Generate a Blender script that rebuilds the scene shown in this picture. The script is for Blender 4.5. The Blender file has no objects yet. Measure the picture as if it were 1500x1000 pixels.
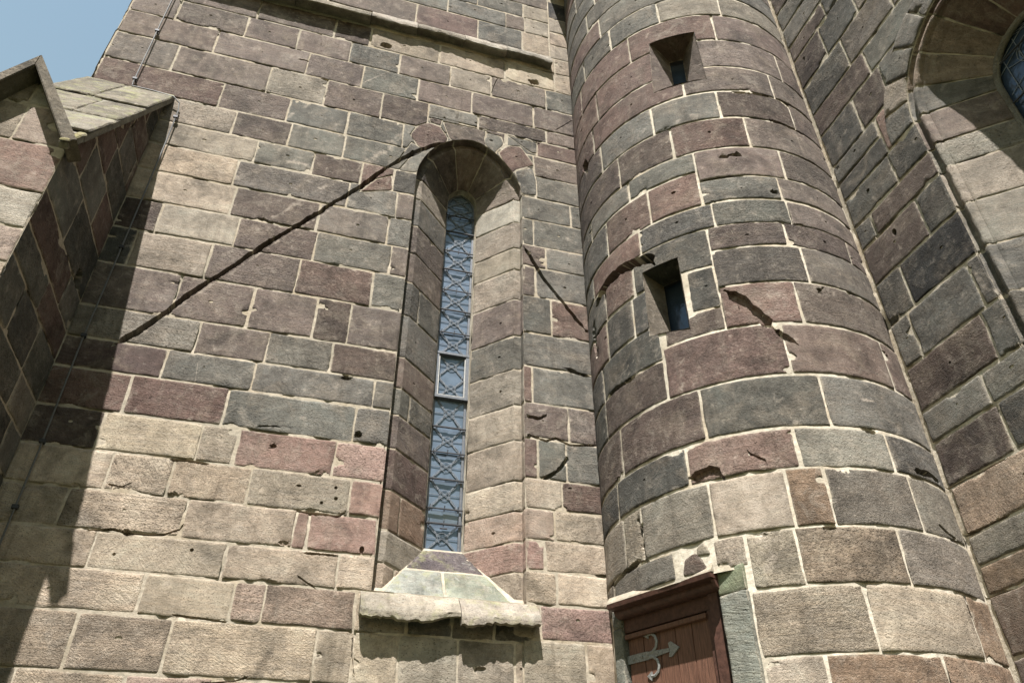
import bpy, bmesh, math, random
import numpy as np
from mathutils import Vector, noise as mnoise
from mathutils.geometry import delaunay_2d_cdt
scene = bpy.context.scene
COL = scene.collection
# ---------------------------------------------------------------- camera
cam_d = bpy.data.cameras.new("camera"); cam = bpy.data.objects.new("camera", cam_d); COL.objects.link(cam)
cam.location = (0, 0, 1.6)
cam.rotation_euler = (math.radians(90 + 35.64), 0, math.radians(-15.88))
cam_d.sensor_width = 36; cam_d.lens = 36 * 1096 / 1500; cam_d.clip_end = 2000; cam_d.clip_start = 0.05
scene.camera = cam
# ---------------------------------------------------------------- sky and sun
SUN_EL = math.radians(60.0); SUN_AZ = math.radians(200.3)
world = bpy.data.worlds.new("World"); scene.world = world; world.use_nodes = True
wn = world.node_tree.nodes; wl = world.node_tree.links
bg = wn["Background"]; sky = wn.new("ShaderNodeTexSky"); sky.sky_type = 'NISHITA'; sky.sun_disc = False
sky.sun_elevation = SUN_EL; sky.sun_rotation = SUN_AZ; sky.altitude = 0
sky.air_density = 3.0; sky.dust_density = 0.4; sky.ozone_density = 1.0
wl.new(sky.outputs[0], bg.inputs[0]); bg.inputs[1].default_value = 0.05
sd = bpy.data.lights.new("sun", 'SUN'); sd.energy = 4.8; sd.angle = math.radians(0.5); sd.color = (1.0, 0.97, 0.94)
sun = bpy.data.objects.new("sun", sd); COL.objects.link(sun)
to_sun = Vector((math.sin(SUN_AZ) * math.cos(SUN_EL), math.cos(SUN_AZ) * math.cos(SUN_EL), math.sin(SUN_EL)))
sun.rotation_euler = to_sun.to_track_quat('Z', 'Y').to_euler(); sun.location = to_sun * 60
vs = scene.view_settings; vs.view_transform = 'Standard'; vs.look = 'None'; vs.gamma = 1.0; vs.use_curve_mapping = False
vs.exposure = 1.5
WALL=[
 (10.44, 10.86, [-3.04, -2.547, -1.659, -0.699, -0.237, 0.69, 1.6, 2.328, 2.62], ['m', 'm', 'd', 'd', 't', 't', 't', 't']),
 (10.86, 11.22, [-3.04, -2.656, -1.729, 2.337, 2.62], ['m', 'm', 't', 't']),
 (10.01, 10.44, [-3.04, -2.535, -1.732, -1.106, -0.452, 0.184, 0.86, 1.416, 2.188, 2.62], ['m', 'm', 'm', 'm', 'g', 'm', 'y', 'm', 'g']),
 (9.56, 10.01, [-3.04, -1.999, -0.922, -0.244, 0.459, 1.167, 2.003, 2.62], ['m', 'm', 'm', 'g', 'm', 'm', 'm']),
 (9.07, 9.56, [-3.04, -2.346, -1.3, -0.632, 0.047, 0.619, 1.02], ['mg', 'm', 'y', 'm', 'd', 'g']),
 (9.31, 9.56, [0.62, 1.259, 2.169, 2.62], ['g', 'm', 'm']),
 (8.64, 9.07, [-3.04, -1.742, -0.988, -0.316, 0.344, 0.95], ['r', 'm', 'g', 'g', 'g']),
 (9.06, 9.31, [0.8, 1.62], ['m']),
 (9.01, 9.31, [1.64, 2.033, 2.62], ['g', 'r']),
 (8.64, 9.01, [1.5, 1.991, 2.62], ['g', 'm']),
 (8.24, 8.64, [-2.26, -1.512, -0.91, -0.298, 0.75], ['y', 'm', 'g', 'g']),
 (8.25, 8.64, [1.6, 2.004, 2.62], ['g', 'g']),
 (7.88, 8.24, [-2.26, -1.205, -0.596, -0.057, 0.306, 0.75], ['y', 'g', 'd', 'r', 'g']),
 (7.88, 8.25, [1.7, 2.438, 2.62], ['g', 'g']),
 (7.48, 7.88, [-2.26, -1.339, -0.16, 0.371, 0.75], ['t', 'mg', 'g', 'm']),
 (7.47, 7.88, [1.7, 1.966, 2.62], ['g', 'g']),
 (7.065, 7.48, [-2.26, -1.278, -0.422, 0.31, 0.75], ['t', 'm', 'mg', 'g']),
 (7.145, 7.47, [1.7, 2.106, 2.62], ['m', 'g']),
 (6.66, 7.065, [-2.26, -1.89, -1.159, -0.39, 0.38, 0.75], ['rk', 'y', 'm', 'g', 'm']),
 (6.72, 7.145, [1.7, 1.976, 2.62], ['m', 'g']),
 (6.215, 6.66, [-2.26, -2.019, -1.336, -0.5, 0.234, 0.75], ['h', 'y', 'm', 'r', 'g']),
 (6.225, 6.72, [1.7, 2.14, 2.62], ['h', 'r']),
 (5.72, 6.215, [-2.26, -1.511, -0.848, -0.253, 0.068, 0.75], ['m', 'm', 'm', 'd', 'm']),
 (5.805, 6.225, [1.7, 2.62], ['g']),
 (5.375, 5.72, [-2.26, -1.234, -0.624, -0.048, 0.75], ['yg', 'm', 'g', 'd']),
 (5.38, 5.805, [1.7, 1.915, 2.62], ['r', 'g']),
 (5.07, 5.375, [-2.26, -1.425, -0.684, 0.382, 0.75], ['rk', 'g', 'g', 'g']),
 (4.99, 5.38, [1.7, 2.28, 2.62], ['m', 'm']),
 (4.7, 5.07, [-2.26, -1.627, -0.845, 0.246, 0.75], ['r', 'r', 'g', 'g']),
 (4.575, 4.99, [1.7, 1.958, 2.241, 2.62], ['r', 'g', 'g']),
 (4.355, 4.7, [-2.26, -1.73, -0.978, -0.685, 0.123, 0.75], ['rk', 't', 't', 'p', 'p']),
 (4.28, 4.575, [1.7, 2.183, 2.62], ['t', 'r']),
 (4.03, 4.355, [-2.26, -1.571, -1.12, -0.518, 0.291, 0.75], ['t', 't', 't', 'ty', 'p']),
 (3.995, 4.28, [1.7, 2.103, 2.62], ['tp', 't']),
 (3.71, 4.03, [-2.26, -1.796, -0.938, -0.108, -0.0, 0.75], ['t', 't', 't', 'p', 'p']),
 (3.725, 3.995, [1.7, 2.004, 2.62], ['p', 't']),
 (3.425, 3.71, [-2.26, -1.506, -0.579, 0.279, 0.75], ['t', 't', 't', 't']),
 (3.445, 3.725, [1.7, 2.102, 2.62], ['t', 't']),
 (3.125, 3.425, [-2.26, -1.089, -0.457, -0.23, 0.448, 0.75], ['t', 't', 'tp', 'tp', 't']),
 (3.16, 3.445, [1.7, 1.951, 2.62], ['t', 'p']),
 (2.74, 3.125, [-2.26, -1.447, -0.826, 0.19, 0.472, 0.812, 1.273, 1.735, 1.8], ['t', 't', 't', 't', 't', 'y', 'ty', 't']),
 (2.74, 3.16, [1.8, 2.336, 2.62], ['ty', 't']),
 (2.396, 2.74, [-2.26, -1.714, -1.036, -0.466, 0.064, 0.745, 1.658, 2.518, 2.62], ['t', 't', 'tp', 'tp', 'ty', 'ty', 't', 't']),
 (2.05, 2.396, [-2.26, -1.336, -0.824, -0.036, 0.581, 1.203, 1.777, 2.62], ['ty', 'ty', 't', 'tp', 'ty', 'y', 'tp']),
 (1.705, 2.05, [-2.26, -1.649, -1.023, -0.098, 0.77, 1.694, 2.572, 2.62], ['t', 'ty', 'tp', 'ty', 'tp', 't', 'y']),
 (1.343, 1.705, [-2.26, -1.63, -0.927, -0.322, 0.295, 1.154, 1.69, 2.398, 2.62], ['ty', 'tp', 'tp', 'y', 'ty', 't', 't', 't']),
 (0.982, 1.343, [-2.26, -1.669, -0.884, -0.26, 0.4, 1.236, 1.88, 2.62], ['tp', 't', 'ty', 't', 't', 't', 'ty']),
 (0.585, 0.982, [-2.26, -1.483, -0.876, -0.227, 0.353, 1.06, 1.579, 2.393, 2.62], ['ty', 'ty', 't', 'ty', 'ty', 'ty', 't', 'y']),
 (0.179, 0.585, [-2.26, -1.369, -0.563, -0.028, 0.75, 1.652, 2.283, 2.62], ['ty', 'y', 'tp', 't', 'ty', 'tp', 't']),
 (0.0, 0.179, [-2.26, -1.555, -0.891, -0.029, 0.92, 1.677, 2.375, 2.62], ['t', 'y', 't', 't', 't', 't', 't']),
]
UPPER=[
 (11.14, 11.62, [-3.04, -1.727, -0.875, 0.311, 1.193, 1.846, 2.26], ['m', 'g', 'm', 'r', 'g', 't']),
 (11.62, 11.99, [-3.04, -1.698, -0.211, 0.734, 1.599, 1.882, 2.26], ['m', 'g', 'g', 'g', 'm', 'y']),
 (11.99, 12.35, [-3.04, -1.015, 0.148, 1.164, 1.864, 2.26], ['g', 'm', 'g', 'g', 'y']),
 (12.35, 12.8, [-3.04, -0.909, 0.528, 1.584, 2.26], ['m', 'g', 'g', 'm']),
 (12.8, 13.3, [-3.04, -0.402, 1.029, 2.26], ['m', 'g', 'm']),
 (13.3, 13.8, [-3.04, -0.047, 2.26], ['g', 'm']),
]
STRIP=[
 (11.22, 11.55, [2.2, 2.62], ['y']),
 (11.55, 11.88, [2.2, 2.62], ['t']),
 (11.88, 12.25, [2.2, 2.62], ['y']),
 (12.25, 12.7, [2.2, 2.62], ['k']),
]
POLYS=[
 ([(0.43, 8.896), (0.499, 9.086), (0.627, 9.19), (0.784, 9.159), (0.887, 8.987), (0.862, 8.826), (0.562, 8.678)], 'r'),
 ([(0.638, 9.293), (0.802, 9.297), (0.782, 9.185), (0.66, 9.208)], 'm'),
 ([(0.812, 9.274), (1.365, 9.286), (1.351, 9.13), (1.372, 8.969), (1.011, 8.901), (0.913, 8.983)], 'm'),
 ([(1.375, 9.256), (1.563, 9.241), (1.6, 9.095), (1.513, 8.951), (1.462, 8.845), (1.344, 9.062)], 'g'),
 ([(1.635, 9.291), (2.044, 9.275), (2.031, 9.054), (1.958, 9.056), (1.824, 9.156)], 'g'),
 ([(1.53, 8.931), (1.653, 9.093), (1.815, 9.133), (2.0, 8.839), (1.768, 8.692), (1.69, 8.569)], 'r'),
 ([(1.742, 8.659), (1.972, 8.78), (2.012, 8.57), (2.016, 8.295), (1.826, 8.275)], 'g'),
 ([(0.456, 8.767), (0.56, 8.702), (0.668, 8.701), (0.531, 8.546), (0.344, 8.45)], 'g'),
 ([(0.34, 8.226), (0.455, 8.474), (0.643, 8.705), (0.762, 8.794), (0.637, 8.436), (0.549, 8.255)], 'g'),
 ([(-0.057, 7.759), (0.118, 8.021), (0.278, 8.137), (0.309, 7.888)], 'r'),
]
TURRET=[
 (11.09, 11.5, [-2.812, -1.785, -1.151, -0.561, 0.778], ['g', 'r', 'm', 'g']),
 (10.69, 11.09, [-2.812, -1.973, -1.238, -0.521, 0.128, 0.778], ['g', 'g', 'g', 'r', 'm']),
 (10.27, 10.69, [-2.812, -1.749, -0.707, 0.778], ['r', 'g', 'g']),
 (9.84, 10.27, [-2.812, -2.135, -1.609, -0.961, -0.228, 0.778], ['g', 'g', 'g', 'gy', 'gy']),
 (9.34, 9.84, [-2.812, -2.283, -1.37, -0.362, 0.778], ['r', 'r', 'r', 'rm']),
 (8.83, 9.34, [-2.812, -1.939, -0.868, 0.379, 0.778], ['r', 'r', 'm', 'rm']),
 (8.4, 8.83, [-2.812, -2.081, -0.855, 0.146, 0.778], ['r', 'r', 'm', 'm']),
 (7.96, 8.4, [-2.812, -1.965, -1.236, -0.536, 0.316, 0.778], ['d', 'g', 'g', 'd', 'm']),
 (7.5, 7.96, [-2.812, -1.714, -1.076, -0.319, 0.778], ['d', 'd', 'r', 'm']),
 (7.22, 7.5, [-2.812, -2.305, -1.621, -0.899], ['h', 'g', 'g']),
 (7.08, 7.5, [-0.899, -0.036, 0.778], ['m', 'm']),
 (6.76, 7.22, [-2.812, -2.009, -1.418, -0.899], ['g', 'r', 'r']),
 (6.77, 7.08, [-0.899, -0.143, 0.778], ['g', 'm']),
 (6.46, 6.76, [-2.812, -2.375, -1.574, -0.827, -0.126, 0.778], ['g', 'r', 'h', 'g', 'm']),
 (6.02, 6.46, [-2.812, -2.139, -1.699, -0.921], ['g', 'r', 'h']),
 (6.18, 6.47, [-0.921, -0.225, 0.488, 0.778], ['m', 'm', 'm']),
 (5.76, 6.18, [-0.921, -0.12, 0.778], ['mg', 'mg']),
 (5.58, 6.02, [-2.812, -2.159, -1.753, -1.556], ['r', 'h', 'h']),
 (5.56, 6.02, [-1.172, -0.921], ['h']),
 (5.31, 5.56, [-1.455, -0.921], ['d']),
 (5.31, 5.76, [-0.921, -0.288, 0.778], ['r', 'm']),
 (5.2, 5.58, [-2.812, -2.328, -1.495], ['h', 'h']),
 (4.81, 5.2, [-2.812, -2.324, -1.495], ['h', 'd']),
 (4.81, 5.31, [-1.495, -0.493, 0.475, 0.778], ['r', 'rm', 'rm']),
 (4.345, 4.81, [-2.812, -2.099, -1.232, -0.297, 0.778], ['d', 'd', 'h', 'g']),
 (4.01, 4.345, [-2.812, -2.236, -1.424, -0.598, 0.129, 0.778], ['h', 'h', 'pr', 'gw', 'g']),
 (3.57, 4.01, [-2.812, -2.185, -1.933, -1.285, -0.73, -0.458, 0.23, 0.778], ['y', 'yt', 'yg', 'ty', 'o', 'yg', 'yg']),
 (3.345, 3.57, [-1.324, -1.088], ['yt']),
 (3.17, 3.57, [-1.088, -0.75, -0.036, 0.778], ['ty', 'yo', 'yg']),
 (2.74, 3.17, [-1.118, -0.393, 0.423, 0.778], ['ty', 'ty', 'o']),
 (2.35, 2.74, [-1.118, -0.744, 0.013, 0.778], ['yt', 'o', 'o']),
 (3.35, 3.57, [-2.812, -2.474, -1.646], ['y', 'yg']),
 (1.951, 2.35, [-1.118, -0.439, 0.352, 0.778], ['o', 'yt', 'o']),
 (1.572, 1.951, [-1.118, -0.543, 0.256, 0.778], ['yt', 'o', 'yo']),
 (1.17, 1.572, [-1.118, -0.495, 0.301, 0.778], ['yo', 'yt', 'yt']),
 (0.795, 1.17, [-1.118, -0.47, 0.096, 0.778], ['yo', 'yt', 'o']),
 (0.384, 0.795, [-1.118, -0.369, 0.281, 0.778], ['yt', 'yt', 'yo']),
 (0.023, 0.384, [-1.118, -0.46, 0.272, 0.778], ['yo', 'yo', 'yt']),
]
SIDE=[
 (10.51, 10.9, [-4.222, -3.591, -2.939, 0.5], ['d', 'g', 'm']),
 (10.15, 10.51, [-4.222, -3.58, -2.756, 0.5], ['g', 'g', 'm']),
 (9.79, 10.15, [-4.222, -3.496, -2.911, 0.5], ['g', 'g', 'g']),
 (9.5, 9.79, [-4.222, -3.577, -3.073, -2.535, 0.5], ['d', 'g', 'y', 'm']),
 (9.0, 9.5, [-4.222, -3.738, -3.216, -2.885, 0.5], ['d', 'g', 'y', 'm']),
 (8.52, 9.0, [-4.222, -3.548, -2.862, 0.5], ['h', 'mg', 'm']),
 (8.15, 8.52, [-4.222, -3.373, -1.2], ['d', 'g']),
 (7.65, 8.15, [-4.222, -3.696, -3.283, -1.2], ['h', 'd', 'g']),
 (7.41, 7.65, [-4.222, -3.557], ['g']),
 (7.16, 7.41, [-4.222, -3.543], ['h']),
 (7.16, 7.65, [-3.545, -3.21], ['p']),
 (7.16, 7.65, [-3.21, -2.9], ['w']),
 (6.78, 7.16, [-4.222, -3.576, -3.0], ['h', 'h']),
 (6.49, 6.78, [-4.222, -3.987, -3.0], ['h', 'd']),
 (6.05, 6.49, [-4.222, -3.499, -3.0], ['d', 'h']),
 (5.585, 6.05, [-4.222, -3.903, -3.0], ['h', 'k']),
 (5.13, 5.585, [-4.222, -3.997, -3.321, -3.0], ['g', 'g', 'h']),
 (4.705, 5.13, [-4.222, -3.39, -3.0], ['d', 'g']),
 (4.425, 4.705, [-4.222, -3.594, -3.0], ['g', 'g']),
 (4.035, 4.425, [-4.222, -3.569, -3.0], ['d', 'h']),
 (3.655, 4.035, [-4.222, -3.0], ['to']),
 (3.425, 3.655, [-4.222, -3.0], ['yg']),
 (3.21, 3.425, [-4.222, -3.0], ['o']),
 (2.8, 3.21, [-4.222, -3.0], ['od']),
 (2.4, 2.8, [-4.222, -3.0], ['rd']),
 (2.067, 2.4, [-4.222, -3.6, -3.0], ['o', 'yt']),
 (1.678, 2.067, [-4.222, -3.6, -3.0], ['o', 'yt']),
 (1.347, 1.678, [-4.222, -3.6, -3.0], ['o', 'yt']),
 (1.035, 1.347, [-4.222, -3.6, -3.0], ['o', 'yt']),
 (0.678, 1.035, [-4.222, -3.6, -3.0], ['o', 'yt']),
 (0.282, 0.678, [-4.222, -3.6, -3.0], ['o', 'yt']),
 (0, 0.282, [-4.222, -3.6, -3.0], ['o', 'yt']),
]
BSIDE=[
 (8.24, 8.6, [4.6, 5.6, 6.0], ['r', 'g']),
 (7.86, 8.24, [4.6, 5.75, 6.0], ['r', 'h']),
 (7.48, 7.86, [4.6, 5.5, 6.0], ['m', 'r']),
 (7.09, 7.48, [4.6, 5.45, 5.9, 6.0], ['r', 'g', 'r']),
 (6.685, 7.09, [4.6, 5.39, 6.0], ['r', 'g']),
 (6.24, 6.685, [4.6, 5.0, 5.56, 6.0], ['r', 'g', 'r']),
 (5.735, 6.24, [4.6, 5.22, 6.0], ['g', 'h']),
 (5.395, 5.735, [4.6, 5.62, 6.0], ['r', 'g']),
 (5.1, 5.395, [4.6, 5.3, 6.0], ['g', 'r']),
 (4.69, 5.1, [4.6, 5.0, 5.5, 6.0], ['g', 'h', 'g']),
 (4.38, 4.69, [4.6, 5.52, 6.0], ['g', 'y']),
 (4.04, 4.38, [4.6, 5.1, 5.7, 6.0], ['g', 'h', 'g']),
 (3.7, 4.04, [4.6, 5.4, 6.0], ['r', 'g']),
 (3.42, 3.7, [4.6, 5.2, 6.0], ['g', 'r']),
 (3.1, 3.42, [4.6, 5.6, 6.0], ['g', 'g']),
 (2.74, 3.1, [4.6, 5.1, 6.0], ['g', 'h']),
 (2.38, 2.74, [4.6, 5.1, 6.0], ['h', 'g']),
 (2.02, 2.38, [4.6, 5.4, 6.0], ['h', 'g']),
 (1.66, 2.02, [4.6, 5.4, 6.0], ['h', 'g']),
 (1.3, 1.66, [4.6, 5.1, 6.0], ['h', 'g']),
 (0.94, 1.3, [4.6, 5.4, 6.0], ['h', 'g']),
 (0.58, 0.94, [4.6, 5.1, 6.0], ['h', 'g']),
 (0.22, 0.58, [4.6, 5.1, 6.0], ['h', 'g']),
 (0, 0.22, [4.6, 5.4, 6.0], ['h', 'g']),
]
BFRONT=[
 (6.55, 7.0, [-3.07, -2.66, -2.25], ['y', 'w']),
 (6.14, 6.55, [-3.07, -2.635, -2.25], ['y', 'pw']),
 (5.66, 6.14, [-3.07, -2.25], ['pr']),
 (5.305, 5.66, [-3.07, -2.8, -2.25], ['w', 'w']),
 (4.995, 5.305, [-3.07, -2.25], ['pw']),
 (4.6, 4.995, [-3.07, -2.6, -2.25], ['g', 't']),
 (4.22, 4.6, [-3.07, -2.5, -2.25], ['y', 't']),
 (3.84, 4.22, [-3.07, -2.5, -2.25], ['y', 't']),
 (3.46, 3.84, [-3.07, -2.5, -2.25], ['y', 't']),
 (3.08, 3.46, [-3.07, -2.5, -2.25], ['y', 't']),
 (2.7, 3.08, [-3.07, -2.8, -2.25], ['y', 't']),
 (2.32, 2.7, [-3.07, -2.5, -2.25], ['y', 't']),
 (1.94, 2.32, [-3.07, -2.5, -2.25], ['y', 't']),
 (1.56, 1.94, [-3.07, -2.5, -2.25], ['y', 't']),
 (1.18, 1.56, [-3.07, -2.5, -2.25], ['y', 't']),
 (0.8, 1.18, [-3.07, -2.8, -2.25], ['y', 't']),
 (0.42, 0.8, [-3.07, -2.5, -2.25], ['y', 't']),
 (0.04, 0.42, [-3.07, -2.8, -2.25], ['y', 't']),
]
FEAT={
 'w_groove':[([(-1.84, 5.355), (-1.676, 5.565), (-1.492, 5.86), (-1.402, 6.001), (-1.279, 6.178), (-1.156, 6.326), (-0.951, 6.633), (-0.73, 6.951), (-0.454, 7.301), (-0.311, 7.495), (-0.181, 7.674), (-0.044, 7.834), (0.166, 8.16), (0.421, 8.499), (0.697, 8.766), (0.842, 8.883)], 0.06, 0.2), ([(1.852, 7.427), (1.922, 7.258), (2.13, 6.916), (2.31, 6.667), (2.435, 6.488), (2.515, 6.385)], 0.046, 0.09), ([(-1.568, 3.705), (-1.41, 3.727), (-1.305, 3.712), (-1.167, 3.716), (-1.048, 3.723)], 0.014, 0.03), ([(-1.048, 3.723), (-0.952, 3.771), (-0.936, 3.806)], 0.012, 0.02), ([(-0.104, 4.025), (-0.015, 4.011), (0.093, 4.018), (0.215, 4.014), (0.27, 4.056)], 0.02, 0.03), ([(0.026, 3.68), (0.184, 3.685), (0.248, 3.685)], 0.016, 0.03), ([(-1.143, 4.342), (-1.026, 4.352), (-0.892, 4.339)], 0.022, 0.035), ([(2.26, 5.845), (2.399, 5.812), (2.554, 5.789)], 0.05, 0.06), ([(1.868, 5.02), (2.044, 4.973), (2.148, 5.018), (2.291, 4.965), (2.552, 5.003)], 0.02, 0.035), ([(2.033, 4.591), (2.115, 4.643), (2.185, 4.721), (2.243, 4.814)], 0.035, 0.05), ([(1.885, 5.216), (1.981, 5.201), (2.052, 5.25)], 0.03, 0.04), ([(-0.832, 3.147), (-0.665, 3.135), (-0.473, 3.121)], 0.014, 0.02), ([(-0.521, 2.706), (-0.321, 2.73), (-0.256, 2.756)], 0.01, 0.02), ([(0.496, 2.807), (0.468, 2.948), (0.458, 3.069)], 0.008, 0.02), ([(-0.549, 4.733), (-0.485, 4.749), (-0.401, 4.755)], 0.014, 0.02), ([(-1.535, 4.077), (-1.444, 4.066), (-1.386, 4.108)], 0.012, 0.02), ([(-0.012, 3.493), (0.072, 3.447), (0.105, 3.434)], 0.012, 0.015), ([(1.433, 10.116), (1.504, 10.443)], 0.01, 0.015), ([(2.316, 9.633), (2.529, 9.876)], 0.01, 0.015), ([(-1.014, 9.819), (-0.925, 9.827)], 0.02, 0.03)],
 'w_dent':[(-0.021, 10.545, 0.075, 0.06, 0.09), (2.011, 10.549, 0.08, 0.045, 0.06), (0.117, 5.343, 0.045, 0.022, 0.06), (0.296, 4.786, 0.032, 0.034, 0.06), (-1.301, 3.712, 0.035, 0.022, 0.06), (-0.396, 4.572, 0.03, 0.02, 0.03), (-0.129, 4.243, 0.022, 0.012, 0.03), (0.17, 4.262, 0.014, 0.014, 0.03), (0.183, 4.166, 0.016, 0.016, 0.03), (0.073, 4.117, 0.014, 0.014, 0.03), (0.445, 3.755, 0.02, 0.03, 0.04), (-0.824, 3.628, 0.014, 0.014, 0.03), (-1.348, 3.545, 0.012, 0.012, 0.02), (-0.169, 3.749, 0.04, 0.02, 0.02), (1.46, 2.915, 0.04, 0.02, 0.03), (-0.677, 9.548, 0.03, 0.02, 0.04), (2.263, 4.518, 0.02, 0.01, 0.02)],
 'w_chalk':[([(-1.662, 5.515), (-1.479, 5.807), (-1.389, 5.947), (-1.266, 6.122), (-1.144, 6.268), (-0.939, 6.572), (-0.719, 6.887), (-0.444, 7.233), (-0.301, 7.425)], 0.045, 0.75), ([(0.051, 9.99), (-0.202, 9.691)], 0.03, 0.9), ([(-0.417, 9.457), (-0.67, 9.162), (-0.868, 8.91), (-0.99, 8.716)], 0.045, 0.6), ([(0.339, 8.891), (0.202, 8.597), (0.034, 8.304), (-0.134, 8.079)], 0.13, 0.75), ([(-0.405, 7.754), (-0.547, 7.584), (-0.692, 7.376), (-0.857, 7.13)], 0.07, 0.8), ([(-0.969, 6.935), (-1.099, 6.659), (-1.266, 6.483)], 0.04, 0.5), ([(-1.164, 5.288), (-1.141, 5.092)], 0.012, 1.0), ([(-1.448, 6.248), (-1.401, 6.362)], 0.03, 0.7), ([(-0.833, 8.007), (-0.667, 8.026)], 0.085, 1.0), ([(2.372, 7.678), (2.47, 7.617)], 0.08, 0.5), ([(-1.98, 7.012), (-1.465, 7.774), (-1.346, 7.704)], 0.3, 0.25), ([(1.879, 5.261), (2.054, 5.32)], 0.06, 0.8)],
 't_groove':[([(-0.855, 5.72), (-0.76, 5.579), (-0.653, 5.401), (-0.566, 5.279)], 0.1, 0.05), ([(-0.558, 5.264), (-0.478, 5.177), (-0.398, 5.087)], 0.07, 0.04), ([(-2.359, 6.351), (-2.137, 6.448), (-1.89, 6.458), (-1.701, 6.421), (-1.517, 6.362), (-1.435, 6.288)], 0.12, 0.16), ([(-0.318, 8.378), (-0.152, 8.381), (0.054, 8.402)], 0.035, 0.06), ([(-0.019, 7.976), (0.16, 7.961), (0.392, 7.948)], 0.03, 0.04), ([(0.383, 4.075), (0.519, 4.083), (0.641, 4.062)], 0.04, 0.05), ([(-2.236, 5.216), (-2.065, 5.22), (-1.865, 5.189)], 0.04, 0.04), ([(0.416, 3.659), (0.506, 3.608), (0.577, 3.598)], 0.02, 0.03), ([(-2.513, 3.543), (-2.233, 3.576), (-1.977, 3.583)], 0.05, 0.06), ([(-1.966, 3.921), (-1.95, 3.748), (-1.931, 3.606)], 0.03, 0.04), ([(-1.419, 4.079), (-1.251, 4.088), (-1.157, 4.02)], 0.09, 0.05), ([(-0.932, 4.158), (-0.846, 4.094)], 0.015, 0.02)],
 't_dent':[(-0.217, 6.869, 0.045, 0.035, 0.05), (-2.317, 8.422, 0.07, 0.09, 0.07), (0.019, 4.331, 0.04, 0.025, 0.06), (-0.517, 3.556, 0.05, 0.015, 0.05), (-0.519, 7.381, 0.06, 0.02, 0.03), (-0.062, 5.69, 0.03, 0.02, 0.03), (-0.614, 7.363, 0.05, 0.02, 0.02), (-2.461, 5.992, 0.05, 0.2, 0.05)],
 't_chalk':[([(-0.866, 6.988), (-0.758, 6.863), (-0.616, 6.77)], 0.07, 0.6), ([(-0.582, 6.604), (-0.463, 6.577)], 0.06, 0.5), ([(-0.99, 5.562), (-0.865, 5.454)], 0.06, 0.5), ([(-1.326, 5.109), (-1.363, 4.854)], 0.06, 0.6), ([(0.036, 4.609), (0.136, 4.616)], 0.035, 1.0), ([(-0.213, 4.258), (0.055, 4.204)], 0.12, 0.6), ([(-0.872, 3.956), (-0.976, 3.658), (-0.941, 3.36)], 0.35, 0.5), ([(-1.193, 3.802), (-1.179, 3.593)], 0.25, 0.4)],
 'r_groove':[([(-4.238, 3.671), (-3.993, 3.661), (-3.836, 3.665)], 0.012, 0.03), ([(-4.239, 4.043), (-3.882, 4.027), (-3.69, 4.029)], 0.012, 0.03), ([(-4.249, 3.208), (-4.029, 3.209)], 0.012, 0.02)],
 'r_dent':[(-3.812, 6.373, 0.025, 0.04, 0.04), (-3.903, 7.012, 0.022, 0.022, 0.04), (-4.048, 9.376, 0.018, 0.03, 0.04)],
 'r_chalk':[([(-3.924, 9.277), (-4.07, 9.248)], 0.06, 0.5), ([(-3.876, 7.889), (-4.083, 7.806)], 0.08, 0.5), ([(-3.134, 7.584), (-3.249, 7.327)], 0.12, 0.5), ([(-3.276, 5.437), (-3.273, 5.297), (-3.188, 5.195)], 0.06, 0.6)],
}
BARS=[8.252, 7.986, 7.674, 7.384, 7.073, 6.786, 6.472, 6.182, 5.634, 5.294, 5.012, 4.725, 4.425, 4.277, 4.017]
# ---------------------------------------------------------------- geometry of the place (metres)
WY = 6.0                       # face of the nave wall
XR = 4.70                      # face of the side wall
TC = np.array([3.947, 5.513]); TR_ = 1.4713   # stair turret
XB = -2.25; YB = 4.6           # buttress side and front
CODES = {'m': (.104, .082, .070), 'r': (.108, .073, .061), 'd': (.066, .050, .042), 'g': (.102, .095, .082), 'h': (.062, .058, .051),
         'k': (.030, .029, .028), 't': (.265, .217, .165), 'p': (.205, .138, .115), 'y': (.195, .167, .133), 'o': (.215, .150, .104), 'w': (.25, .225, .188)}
def code_col(c, rnd):
    a = np.mean([CODES[x] for x in c], axis=0)
    return a * (1 + rnd.uniform(-.15, .15)) * np.array([1 + rnd.uniform(-.025, .025), 1, 1 + rnd.uniform(-.025, .025)])
# ---------------------------------------------------------------- numpy noise
_rs = np.random.RandomState(11); _LAT = _rs.rand(64, 64, 64)
def vn(p, s, o=0.0):
    q = np.asarray(p, float) * s + o; i = np.floor(q).astype(int); f = q - i; f = f * f * (3 - 2 * f)
    r = 0
    for dx in (0, 1):
        for dy in (0, 1):
            for dz in (0, 1):
                w = (f[:, 0] if dx else 1 - f[:, 0]) * (f[:, 1] if dy else 1 - f[:, 1]) * (f[:, 2] if dz else 1 - f[:, 2])
                r = r + w * _LAT[(i[:, 0] + dx) & 63, (i[:, 1] + dy) & 63, (i[:, 2] + dz) & 63]
    return r * 2 - 1
def inside(P, poly):
    x, y = P[:, 0], P[:, 1]; c = np.zeros(len(P), bool); n = len(poly)
    for i in range(n):
        x1, y1 = poly[i]; x2, y2 = poly[(i + 1) % n]
        if y1 == y2: continue
        c ^= ((y1 > y) != (y2 > y)) & (x < (x2 - x1) * (y - y1) / (y2 - y1) + x1)
    return c
def segdist(P, poly, closed=True):
    d = np.full(len(P), 1e9); n = len(poly)
    for i in range(n if closed else n - 1):
        a = np.asarray(poly[i], float); b = np.asarray(poly[(i + 1) % n], float); ab = b - a; L = ab @ ab
        if L < 1e-12: continue
        t = np.clip(((P - a) @ ab) / L, 0, 1); d = np.minimum(d, np.hypot(*(P - (a + t[:, None] * ab)).T))
    return d
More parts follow.
